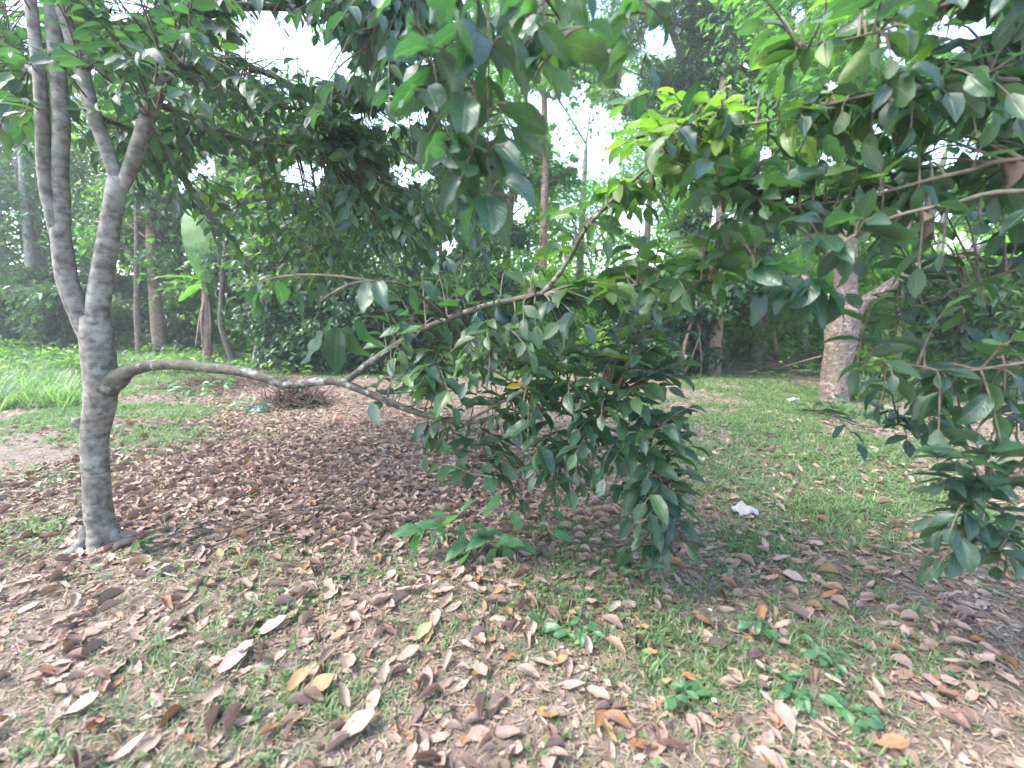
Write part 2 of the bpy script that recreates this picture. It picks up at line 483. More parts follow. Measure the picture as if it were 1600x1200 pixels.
def leaf_cloud(name, bases, pos, d, n, size, rnd, mat, wscale=None):
    pos = np.asarray(pos, float); s, d, n2 = frames(np.asarray(d, float), np.asarray(n, float))
    size = np.asarray(size, float); rnd = np.asarray(rnd, float)
    ws = np.ones(len(pos)) if wscale is None else wscale
    which = rng.integers(0, len(bases), len(pos))
    V, L, ST, TT, UV, R = [], [], [], [], [], []
    off = 0; loff = 0
    for k, (bv, bf, buv) in enumerate(bases):
        m = which == k; c = int(m.sum())
        if not c: continue
        sc = size[m][:, None, None]
        v = pos[m][:, None, :] + sc * (bv[None, :, 0:1] * ws[m][:, None, None] * s[m][:, None, :] + bv[None, :, 1:2] * d[m][:, None, :] + bv[None, :, 2:3] * n2[m][:, None, :])
        nv = len(bv)
        V.append(v.reshape(-1, 3))
        if bf.shape[1] == 4 and (bf[:, 2] == bf[:, 3]).any():
            pl = []; tots = []
            for q in bf:
                q = list(dict.fromkeys(q.tolist())); pl += q; tots.append(len(q))
            pl = np.array(pl); tots = np.array(tots)
        else:
            pl = bf.ravel(); tots = np.full(len(bf), bf.shape[1])
        st = np.concatenate([[0], np.cumsum(tots)[:-1]])
        L.append((pl[None, :] + (off + np.arange(c) * nv)[:, None]).ravel())
        ST.append((st[None, :] + (loff + np.arange(c) * len(pl))[:, None]).ravel())
        TT.append(np.tile(tots, c)); UV.append(np.tile(buv, (c, 1))); R.append(np.repeat(rnd[m], nv))
        off += c * nv; loff += c * len(pl)
    return raw_mesh(name, np.vstack(V), np.concatenate(L), np.concatenate(ST), np.concatenate(TT), mat, np.vstack(UV), np.concatenate(R))


_leafmesh = {}


def leaf_objects(name, bases, key, pos, d, n, size, rnd, mats, parent=None, wscale=None):
    """each leaf its own object; mesh data shared between alike leaves (5 tones per shape)"""
    s, d, n2 = frames(np.asarray(d, float), np.asarray(n, float))
    base = Vector(parent.location) if parent is not None else Vector((0, 0, 0))
    outs = []
    for i in range(len(pos)):
        k = int(rng.integers(0, len(bases)))
        mat = mats[i] if isinstance(mats, list) else mats
        tone = round(float(rnd[i]) * 8) / 8
        kk = (key, k, tone, mat.name)
        if kk not in _leafmesh:
            bv, bf, buv = bases[k]
            _leafmesh[kk] = quads_mesh(name, bv, bf, mat, buv, np.full(len(bv), min(tone, .99)))
        o = bpy.data.objects.new(name, _leafmesh[kk]); C.objects.link(o)
        ws = 1 if wscale is None else wscale[i]
        M = Matrix(((s[i][0] * ws, d[i][0], n2[i][0], 0), (s[i][1] * ws, d[i][1], n2[i][1], 0), (s[i][2] * ws, d[i][2], n2[i][2], 0), (0, 0, 0, 1)))
        M = Matrix.Translation(Vector([float(x) for x in pos[i]]) - base) @ M @ Matrix.Diagonal((float(size[i]),) * 3 + (1,))
        if parent is not None: o.parent = parent
        o.matrix_local = M
        outs.append(o)
    return outs


class Leaves:
    def __init__(self):
        self.p = []; self.d = []; self.n = []; self.s = []; self.r = []; self.y = []

    def add(self, p, d, n, s, r, yellow=False):
        self.p.append(p); self.d.append(d); self.n.append(n); self.s.append(s); self.r.append(r); self.y.append(yellow)

    def arrays(self):
        return [np.array(a) for a in (self.p, self.d, self.n, self.s, self.r, self.y)]


def spray(tubes, leaves, start, end, nleaf, size, tone=(.1, .6), sag=.12, rtw=.0035, first=.25, yellow=0.0, hang=.5):
    """a leafy twig from start to end with two-ranked drooping leaves"""
    start = np.asarray(start, float); end = np.asarray(end, float)
    L = np.linalg.norm(end - start)
    nleaf = int(np.clip(round(nleaf * (L / .5) ** .8 * (.12 / size) ** .5), 2, nleaf + 2))
    mid = (start + end) / 2 + np.array([0, 0, sag * L]) + (rng.random(3) - .5) * .12 * L
    pts = [start, mid, end]
    tubes.add(pts, [rtw + .004 * min(L, .8), rtw, rtw * .45], sides=5, sub=4)
    P_, _ = smooth_path(pts, [1, 1, 1], 6)
    k = len(P_) - 1
    for i in range(nleaf):
        t = first + (1 - first) * (i + .5 * rng.random()) / nleaf
        a = t * k; j = min(int(a), k - 1); q = P_[j] * (1 - (a - j)) + P_[j + 1] * (a - j)
        td = unit(P_[j + 1] - P_[j])
        side = np.cross(td, [0, 0, 1.]); side = unit(side) if np.linalg.norm(side) > .1 else np.array([1., 0, 0])
        sg = 1 if i % 2 else -1
        out = unit(side * sg * (.8 + .3 * rng.random()) + td * (.45 + .5 * rng.random()) + np.array([0, 0, -hang * (rng.random() * 1.1 + .1)]))
        if i == nleaf - 1: out = unit(td + np.array([0, 0, -.3]))
        nr = unit(np.array([0, 0, 1.0]) + rng.normal(size=3) * np.array([.5, .5, .2]) * (.6 + .6 * hang) + .25 * side * sg)
        leaves.add(q, out, nr, size * (.72 + .5 * rng.random()) * (.75 if i == nleaf - 1 else 1), tone[0] + (tone[1] - tone[0]) * rng.random(), rng.random() < yellow)


def nearest(skel, p):
    d = np.linalg.norm(skel - p, axis=1)
    return skel[int(np.argmin(d))]


def leafy_region(tubes, leaves, skel, box, count, n, size, tone, **kw):
    (x0, x1), (y0, y1), (d0, d1) = box
    o1, o2, o3 = rng.random(3)
    for i_ in range(count):
        t = P(x0 + (x1 - x0) * ((o1 + i_ * .8191725) % 1), y0 + (y1 - y0) * ((o2 + i_ * .6710436) % 1), d0 + (d1 - d0) * ((o3 + i_ * .5497005) % 1))
        if t[2] < .08: continue
        near = nearest(skel, t)
        v = t - near; L = np.linalg.norm(v)
        st = near
        if L > .75:            # a bare carrier twig first
            q = t - v / L * .55 + (rng.random(3) - .5) * .08
            tubes.add([near, (near + q) / 2 + np.array([0, 0, .08 * L]), q], [.006 + .003 * min(L, 2), .006, .004], sides=5, sub=4)
            st = q
        spray(tubes, leaves, st, t, n, size, tone, **kw)


def finish_tree(root, tubes, leaves, bases, key, mat, limit=300, cloudname='foliage', lowbases=None, minpx=9):
    p, d, n, s, r, y = leaves.arrays()
    px, py, z = proj(p + unit(d) * s[:, None] * .5)
    inside = (px > -30) & (px < 1630) & (py > -30) & (py < 1230) & (z > .3)
    app = np.where(inside, s / np.maximum(z, .3) * FPX, 0)
    order = np.argsort(-app)
    sel = np.array([i for i in order[:limit] if app[i] > minpx], dtype=int)
    mk = np.zeros(len(p), bool); mk[sel] = True
    for i in sel:
        pass
    ms = [M_LEAF_YELLOW if y[i] else mat for i in sel]
    objs = leaf_objects('leaf', bases, key, p[sel], d[sel], n[sel], s[sel], r[sel], ms, root)
    for o, i in zip(objs, sel):
        if y[i]: o['label'] = 'yellowed leaf'
    rest = ~mk
    if rest.any():
        o = link(cloudname, leaf_cloud(cloudname, lowbases or bases, p[rest], d[rest], n[rest], s[rest], r[rest], mat), root)
        tag(o, kind='stuff')
    if tubes.n:
        o = link('twigs', tubes.mesh('twigs', M_BARK_TWIG), root); tag(o, kind='stuff')


# gaps in the canopy where the bright sky shows (photo px): crowns are open there
GAPS = [(430, 75, 75, 55), (500, 95, 40, 25), (905, 195, 62, 55), (935, 250, 32, 30), (1000, 335, 24, 32), (1010, 400, 30, 14), (1465, 45, 55, 22), (1400, 60, 22, 34),
        (1490, 240, 60, 22), (1530, 45, 30, 18), (475, 270, 30, 20), (640, 272, 34, 14), (800, 205, 18, 16), (812, 320, 12, 22), (1490, 380, 50, 14), (700, 385, 16, 14),
        (1175, 105, 20, 12), (1030, 70, 24, 26), (860, 180, 26, 20), (770, 215, 14, 12), (655, 185, 32, 12), (30, 20, 25, 20), (215, 5, 40, 16), (1455, 330, 30, 14), (1240, 310, 12, 12),
        (1365, 200, 14, 12), (1370, 295, 14, 12), (320, 262, 22, 16), (290, 290, 14, 10), (595, 190, 26, 12), (1500, 60, 40, 18), (1130, 340, 20, 12), (560, 180, 12, 10), (1300, 135, 10, 10),
        (250, 160, 8, 8), (135, 110, 10, 10), (45, 75, 10, 10), (830, 150, 12, 12), (985, 130, 14, 20), (1250, 20, 12, 10), (1200, 240, 12, 12), (1290, 250, 12, 10)]


def gap_keep(p, strength=.97, grow=1.0, size=0.0):
    px, py, z = proj(p)
    pad = np.asarray(size) / np.maximum(z, .3) * FPX * .3
    keep = np.ones(len(p), bool)
    wob = (fbm(px, py, .06, 4, 3) - .5) * 2.2 - .05
    for cx, cy, rx, ry in GAPS:
        q = ((px - cx) / (rx * grow + pad)) ** 2 + ((py - cy) / (ry * grow + pad)) ** 2
        inside = q < 1 + wob
        keep &= ~(inside & (rng.random(len(p)) < strength))
    return keep


# ------------------------------------------------------------------ ground
def build_ground():
    def axis(a, b, fine0, fine1, step, nco):
        lo = fine0 - np.geomspace(step, fine0 - a, nco)[::-1]
        hi = fine1 + np.geomspace(step, b - fine1, nco)
        return np.concatenate([lo, np.arange(fine0, fine1 + 1e-6, step), hi])
    xs = axis(-240, 240, -7, 7, .07, 60); ys = axis(-120, 320, -.5, 9, .07, 60)
    X, Y = np.meshgrid(xs, ys)
    Z = ground_h(X, Y)
    v = np.stack([X.ravel(), Y.ravel(), Z.ravel()], 1)
    nx = len(xs); i = np.arange(len(ys) - 1)[:, None] * nx + np.arange(nx - 1)[None]
    f = np.stack([i, i + 1, i + 1 + nx, i + nx], -1).reshape(-1, 4)
    m, t, out = new_mat('soil_and_turf')
    at = N(t, 'ShaderNodeAttribute', attribute_name='rnd')
    tc = N(t, 'ShaderNodeTexCoord')
    n1 = N(t, 'ShaderNodeTexNoise', Scale=5.0, Detail=8.0, Roughness=.7); t.links.new(tc.outputs['Object'], n1.inputs['Vector'])
    n2 = N(t, 'ShaderNodeTexNoise', Scale=45.0, Detail=6.0, Roughness=.7); t.links.new(tc.outputs['Object'], n2.inputs['Vector'])
    n3 = N(t, 'ShaderNodeTexVoronoi', Scale=22.0); t.links.new(tc.outputs['Object'], n3.inputs['Vector'])
    soil = ramp(t, [(.3, (.07, .05, .04)), (.5, (.165, .125, .102)), (.7, (.26, .21, .175))], n2.outputs[0]).outputs[0]
    soil = mix_rgb(t, .35, soil, ramp(t, [(.2, (.07, .045, .035)), (.8, (.26, .19, .16))], n3.outputs['Color']).outputs[0])
    turf = ramp(t, [(.3, (.05, .075, .03)), (.7, (.12, .17, .06))], n2.outputs[0]).outputs[0]
    k = math_n(t, 'ADD', at.outputs['Fac'], math_n(t, 'MULTIPLY', math_n(t, 'SUBTRACT', n1.outputs[0], .5), 1.1))
    c = mix_rgb(t, ramp(t, [(.35, (0, 0, 0)), (.8, (.8, .8, .8))], k).outputs[0], soil, turf)
    pr = N(t, 'ShaderNodeBsdfPrincipled', Roughness=.95); t.links.new(c, pr.inputs['Base Color'])
    bp = N(t, 'ShaderNodeBump', Strength=.9, Distance=.02)
    t.links.new(math_n(t, 'ADD', n2.outputs[0], n1.outputs[0]), bp.inputs['Height']); t.links.new(bp.outputs[0], pr.inputs['Normal'])
    t.links.new(pr.outputs[0], out.inputs[0])
    g, l = fields(v[:, 0], v[:, 1])
    o = link('ground', quads_mesh('ground', v, f, m, rnd=g))
    tag(o, 'leaf strewn soil and thin turf of the orchard floor', kind='structure')


build_ground()

def build_haze():
    import bmesh
    bm = bmesh.new(); bmesh.ops.create_cube(bm, size=1)
    x0, x1, y0, y1, z0, z1 = -245, 245, -125, 325, -1.6, 17.5
    for v in bm.verts:
        v.co = ((x0 + x1) / 2 + v.co.x * (x1 - x0), (y0 + y1) / 2 + v.co.y * (y1 - y0), (z0 + z1) / 2 + v.co.z * (z1 - z0))
    me = bpy.data.meshes.new('haze'); bm.to_mesh(me); bm.free()
    o = bpy.data.objects.new('haze', me); C.objects.link(o)
    m, t, out = new_mat('added_haze_veil')  # haze volume added in place of a lens veil, lifting the far tones
    pv = N(t, 'ShaderNodeVolumePrincipled', Density=HAZE); pv.inputs['Color'].default_value = (.93, .96, 1, 1); pv.inputs['Anisotropy'].default_value = .3
    t.links.new(pv.outputs[0], out.inputs['Volume'])
    me.materials.append(m); tag(o, 'thin added haze softening the far trees', kind='stuff')


HAZE = .0035
build_haze()

# ------------------------------------------------------------------ left tree with the low arching branch
def rad(px_w, depth):
    return px_w / FPX * depth * .5


def build_left_tree():
    base = G(157, 850); D = float(base[1])
    root = thing('tree', 'grey ringed tree at the left with several stems and a long low branch', 'tree', base)
    k = 1.0
    def pl(l): return [P(x, y, d) for x, y, d in l]
    tb = Tubes()
    b0 = base + np.array([0, 0, -.06])
    trunk_pts = [b0] + pl([(157, 828, D), (153, 790, D), (151, 740, D), (148, 680, D), (156, 630, D), (156, 580, D), (152, 530, D), (148, 490, D)])
    trunk_r = [0.0900, 0.0756, 0.0702, 0.0657, 0.0684, 0.0774, 0.0810, 0.0783, 0.0666]
    tb.add(trunk_pts, trunk_r, sides=24, sub=6, rough=.022, lobes=.035)
    tb.add([P(140, 668, D), P(126, 662, D - .04), P(114, 655, D - .06)], [.05, .032, .022], sides=10)   # broken stub
    for a, w_ in ((0.3, .8), (1.5, 1.), (2.9, .7), (4.1, 1.1), (5.2, .9)):      # low root buttresses
        dr = np.array([math.cos(a), math.sin(a), 0])
        tb.add([base + dr * .045 + np.array([0, 0, .16]), base + dr * .07 + np.array([0, 0, .05]), base + dr * .13 * w_ + np.array([0, 0, .0]), base + dr * .24 * w_ + np.array([0, 0, -.04])], [.03, .045, .035, .02], sides=10, rough=.05)
    link('trunk', tb.mesh('trunk', M_BARK), root)
    limbs = {
        'right': [(150, 520, D), (155, 470, D), (165, 400, D), (172, 350, D), (181, 300, D), (184, 275, D)],
        'r1': [(183, 300, D), (178, 268, D), (160, 215, D), (147, 180, D), (128, 110, D + .02), (105, 40, D + .05), (70, -60, D + .1), (20, -200, D + .15)],
        'r2': [(180, 310, D), (196, 280, D + .01), (214, 235, D + .03), (240, 160, D + .08), (265, 100, D + .12), (290, 30, D + .2), (310, -60, D + .3), (350, -200, D + .5)],
        'left': [(146, 540, D), (125, 490, D - .02), (106, 440, D - .03), (98, 395, D - .03), (92, 350, D - .03)],
        'l1': [(98, 400, D - .03), (84, 345, D - .04), (70, 280, D - .04), (66, 200, D - .03), (62, 120, D - .02), (48, 0, D), (30, -150, D)],
        'l2': [(98, 400, D - .03), (97, 340, D - .02), (93, 260, D), (96, 190, D), (90, 100, D + .02), (80, 0, D + .05), (75, -150, D + .1)]}
    rr = {'right': [0.0554, 0.0554, 0.0504, 0.0470, 0.0470, 0.0403], 'r1': [0.0306, 0.0340, 0.0348, 0.0340, 0.0323, 0.0306, 0.0272, 0.0213], 'r2': [0.0264, 0.0336, 0.0376, 0.0368, 0.0352, 0.0320, 0.0280, 0.0200],
          'left': [0.0540, 0.0513, 0.0486, 0.0468, 0.0414], 'l1': [.030, .031, .031, .030, .028, .026, .022], 'l2': [.034, .037, .037, .036, .035, .032, .025]}
    skel = []
    for kx, pts in limbs.items():
        t2 = Tubes(); pp = t2.add(pl(pts), rr[kx], sides=16, sub=6, rough=.03, lobes=.04); skel.append(pp)
        link('limb', t2.mesh('limb', M_BARK), root)
    low1 = [(150, 612, D), (166, 602, D), (182, 593, D), (200, 580, D - .01), (230, 572, D - .03), (270, 569, D - .05), (320, 574, D - .06), (380, 581, D - .08), (420, 593, D - .1), (447, 603, D - .1)]
    t2 = Tubes(); p1 = t2.add(pl(low1), [.05, .075, .062, .040, .033, .031, .030, .029, .028, .026], sides=14, sub=6, rough=.03)
    lowA = [(440, 602, D - .1), (470, 600, D - .11), (500, 596, D - .12), (530, 597, D - .14), (570, 612, D - .15), (620, 633, D - .15), (670, 650, D - .15), (730, 660, D - .2), (780, 650, D - .2), (860, 640, D - .25), (930, 660, D - .3)]
    pA = t2.add(pl(lowA), [.024, .025, .025, .023, .021, .020, .017, .013, .012, .009, .006], sides=12, sub=6, rough=.03)
    link('low_branch', t2.mesh('low_branch', M_BARK_LIMB), root)
    t2 = Tubes()
    lowB = [(527, 600, D - .14), (548, 590, D - .15), (570, 572, D - .17), (605, 548, D - .2), (650, 520, D - .25), (700, 498, D - .3), (760, 478, D - .35), (820, 465, D - .4), (850, 459, D - .42)]
    pB = t2.add(pl(lowB), [.018, .019, .018, .0175, .017, .016, .0155, .015, .0145], sides=12, sub=6, rough=.03)
    pC = t2.add(pl([(846, 460, D - .42), (872, 430, D - .44), (893, 398, D - .46), (915, 358, D - .5), (955, 315, D - .55), (1005, 268, D - .6), (1060, 215, D - .6), (1100, 160, D - .6)]), [.012, .0115, .011, .0105, .0095, .008, .006, .004], sides=10, sub=5, rough=.03)
    pD = t2.add(pl([(852, 459, D - .42), (885, 465, D - .45), (920, 470, D - .47), (950, 465, D - .5), (985, 447, D - .5), (1040, 441, D - .5), (1110, 438, D - .5)]), [.010, .009, .0085, .008, .007, .005, .003], sides=8, sub=5)
    link('rising_branch', t2.mesh('rising_branch', M_BARK_LIMB), root)
    tw = Tubes()
    pE = tw.add(pl([(735, 655, D - .2), (790, 625, D - .3), (835, 605, D - .35), (900, 600, D - .4), (960, 620, D - .45)]), [.009, .008, .007, .006, .004], sides=6)
    pF = tw.add(pl([(640, 640, D - .15), (665, 610, D - .2), (690, 575, D - .3), (710, 545, D - .3), (760, 520, D - .4)]), [.009, .008, .006, .005, .004], sides=6)
    pG = tw.add(pl([(860, 640, D - .25), (930, 660, D - .4), (1000, 700, D - .5), (1040, 770, D - .55), (1050, 850, D - .55)]), [.008, .007, .006, .005, .003], sides=6)
    pH = tw.add(pl([(760, 655, D - .2), (745, 700, D - .3), (735, 740, D - .35)]), [.006, .005, .003], sides=6)
    pI = tw.add(pl([(745, 560, D - .3), (790, 590, D - .3), (830, 618, D - .3), (880, 690, D - .35)]), [.007, .006, .005, .003], sides=6)
    low_skel = np.vstack([pA[20:], pE, pF, pG, pH, pI, pB[18:]])
    up_skel = np.vstack([pC, pD])
    lv = Leaves()
    R = leafy_region
    R(tw, lv, low_skel, ((590, 900), (500, 650), (D - .7, D + .2)), 105, 6, .12, (.12, .7), yellow=.004, hang=.3)
    R(tw, lv, low_skel, ((800, 1085), (450, 650), (D - .8, D + .2)), 92, 6, .13, (.1, .7), yellow=.01, hang=.3)
    R(tw, lv, low_skel, ((800, 1090), (630, 800), (D - .8, D)), 84, 6, .13, (.05, .6), hang=.45)
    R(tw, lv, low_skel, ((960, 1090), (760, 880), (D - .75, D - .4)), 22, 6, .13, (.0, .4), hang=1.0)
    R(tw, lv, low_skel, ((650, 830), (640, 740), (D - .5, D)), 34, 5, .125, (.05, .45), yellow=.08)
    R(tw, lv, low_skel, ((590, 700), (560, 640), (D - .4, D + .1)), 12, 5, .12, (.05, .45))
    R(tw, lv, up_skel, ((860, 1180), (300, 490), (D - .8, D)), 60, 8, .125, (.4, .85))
    R(tw, lv, up_skel, ((960, 1180), (160, 320), (D - .8, D - .2)), 34, 7, .125, (.72, .99))  # backlit glow put into a yellower leaf tone
    R(tw, lv, np.vstack([pB, pC[:8]]), ((560, 850), (400, 500), (D - .5, D + .1)), 16, 5, .12, (.2, .6))
    # the big blades hanging in front of the low branch
    big = Tubes()
    tw.add(pl([(700, 498, D - .3), (640, 450, D - .7), (590, 440, D - .95), (545, 445, D - 1.05), (500, 470, D - 1.1)]), [.008, .006, .005, .004, .003], sides=6)
    tw.add(pl([(590, 440, D - .95), (510, 430, D - 1.0), (440, 432, D - 1.0), (395, 445, D - 1.0)]), [.004, .004, .003, .002], sides=6)
    z0 = D - 1.05
    for (x, y, x2, y2, sz, tn) in [(528, 512, 515, 596, .2, .1), (545, 508, 560, 575, .19, .15), (505, 520, 470, 585, .19, .2), (560, 500, 590, 560, .17, .2), (590, 440, 600, 475, .13, .3), (575, 440, 570, 480, .13, .2),
                               (520, 500, 492, 545, .15, .05), (412, 445, 378, 492, .15, .35), (400, 447, 400, 490, .17, .3), (430, 440, 450, 475, .13, .2), (470, 460, 480, 520, .15, .1), (600, 505, 610, 560, .13, .2), 
                               (660, 440, 690, 470, .12, .6), (640, 450, 650, 490, .12, .5), (580, 630, 592, 665, .10, .2)]:
        a = P(x, y, z0 + (.3 if x > 600 else 0)); b = P(x2, y2, z0 + rng.normal() * .04 + (.3 if x > 600 else 0))
        nr = unit(np.array([rng.normal() * .35 - .3, -.9, .9]))
        lv.add(a, unit(b - a), nr, sz * .9, min(tn, .25))
    for x, y, x2, y2, sz in [(683, 655, 678, 688, .09), (694, 690, 700, 715, .08), (722, 715, 716, 742, .10), (735, 735, 729, 772, .12), (672, 640, 686, 652, .08), (955, 470, 930, 492, .10), (950, 478, 962, 500, .09), (640, 612, 655, 622, .08), (1052, 470, 1040, 486, .09)]:
        a = P(x, y, D - .3); b_ = P(x2, y2, D - .33); lv.add(a, unit(b_ - a), unit(np.array([rng.normal() * .4, -.9, .7])), sz * 1.1, rng.random(), True)
    pp = np.array(lv.p) + unit(np.array(lv.d)) * np.array(lv.s)[:, None] * .5
    lx, ly, lz = proj(pp); kp = np.ones(len(pp), bool)
    for br, x0_, x1_, wid in ((pB, 540, 855, 16), (pA, 440, 700, 15), (pC, 850, 960, 13)):
        bx_, by_, bz_ = proj(br)
        for q in range(len(lx)):
            if x0_ < lx[q] < x1_ and not lv.y[q] and lv.s[q] < .16:
                dd = np.hypot(bx_ - lx[q], by_ - ly[q]); jj = int(np.argmin(dd))
                if dd[jj] < wid + 6 and lz[q] < bz_[jj] + .02 and rng.random() < .85: kp[q] = False
    for nm in ('p', 'd', 'n', 's', 'r', 'y'):
        a = getattr(lv, nm); setattr(lv, nm, [q for q, kk in zip(a, kp) if kk])
    # the crown over the path, at the top left
    crown = Tubes()
    cr = []
    for pts, r0 in [([(265, 100, D + .12), (330, 110, D + .4), (400, 150, D + .6), (470, 170, D + .7), (560, 150, D + .9)], .03),
                    ([(290, 30, D + .2), (380, 10, D + .5), (500, 20, D + .7), (600, 60, D + .8), (660, 120, D + .8)], .03),
                    ([(240, 160, D + .08), (290, 180, D + .4), (350, 210, D + .6), (420, 225, D + .7), (520, 230, D + .8)], .022),
                    ([(265, 100, D + .12), (340, 90, D + 1.0), (450, 130, D + 1.9), (560, 200, D + 2.3), (660, 260, D + 2.5), (740, 330, D + 2.5)], .035),
                    ([(450, 130, D + 1.9), (480, 230, D + 2.2), (500, 330, D + 2.4), (520, 400, D + 2.5)], .018),
                    ([(290, 30, D + .2), (420, -20, D + 1.2), (600, 0, D + 2.0), (760, 40, D + 2.4), (860, 80, D + 2.6)], .03),
                    ([(128, 110, D), (180, 60, D + .6), (230, 30, D + 1.0), (300, -60, D + 1.4)], .025),
                    ([(62, 120, D), (20, 90, D + .5), (-40, 60, D + .9)], .022),
                    ([(310, -60, D + .3), (420, -90, D + .2), (560, -60, D + .1), (640, -10, D)], .03),
                    ([(147, 180, D), (200, 200, D + .5), (240, 215, D + .9)], .018)]:
        cr.append(crown.add(pl(pts), np.linspace(r0, .006, len(pts)), sides=8))
    link('crown_branches', crown.mesh('crown_branches', M_BARK_LIMB), root)
    crs = np.vstack(cr + [skel[1][20:], skel[2][16:], skel[4][20:], skel[5][20:]])
    before = len(lv.p)
    R(tw, lv, crs, ((200, 620), (90, 260), (D + .2, D + 2.0)), 230, 9, .105, (.0, .55), hang=.6)
    R(tw, lv, crs, ((100, 400), (-80, 140), (D, D + 2.0)), 210, 9, .12, (.1, .8))
    R(tw, lv, crs, ((360, 720), (-120, 60), (D - .2, D + 1.2)), 130, 11, .12, (.0, .5))
    R(tw, lv, crs, ((-80, 160), (-60, 260), (D, D + 1.8)), 120, 9, .115, (.1, .8))
    R(tw, lv, crs, ((170, 330), (170, 330), (D + .3, D + 1.3)), 26, 10, .11, (.0, .5), hang=.9)
    R(tw, lv, crs, ((500, 760), (120, 420), (D + .2, D + 1.8)), 120, 8, .115, (.05, .6), hang=.8)
    R(tw, lv, crs, ((0, 380), (-120, 170), (D - .7, D)), 32, 8, .10, (.0, .5), hang=.6)
    R(tw, lv, crs, ((380, 640), (-60, 210), (D - .5, D + .8)), 60, 8, .11, (.0, .4), hang=.6)
    R(tw, lv, crs, ((340, 780), (200, 470), (D + 1.2, D + 3.0)), 230, 9, .12, (.1, .9), hang=.6)
    R(tw, lv, crs, ((560, 900), (-40, 160), (D + 1.2, D + 3.0)), 90, 9, .12, (.1, .8), hang=.6)
    sz_ = np.array(lv.s); pp = np.array(lv.p) + unit(np.array(lv.d)) * sz_[:, None] * .5; kp = np.ones(len(pp), bool)
    kp[before:] = gap_keep(pp[before:], .93, 1.0, sz_[before:])
    for nm in ('p', 'd', 'n', 's', 'r', 'y'):
        a = getattr(lv, nm); setattr(lv, nm, [q for q, kk in zip(a, kp) if kk])
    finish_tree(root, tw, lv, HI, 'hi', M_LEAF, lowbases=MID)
    # dark green plastic bags caught on the branch
    return root, D


left_root, D0 = build_left_tree()


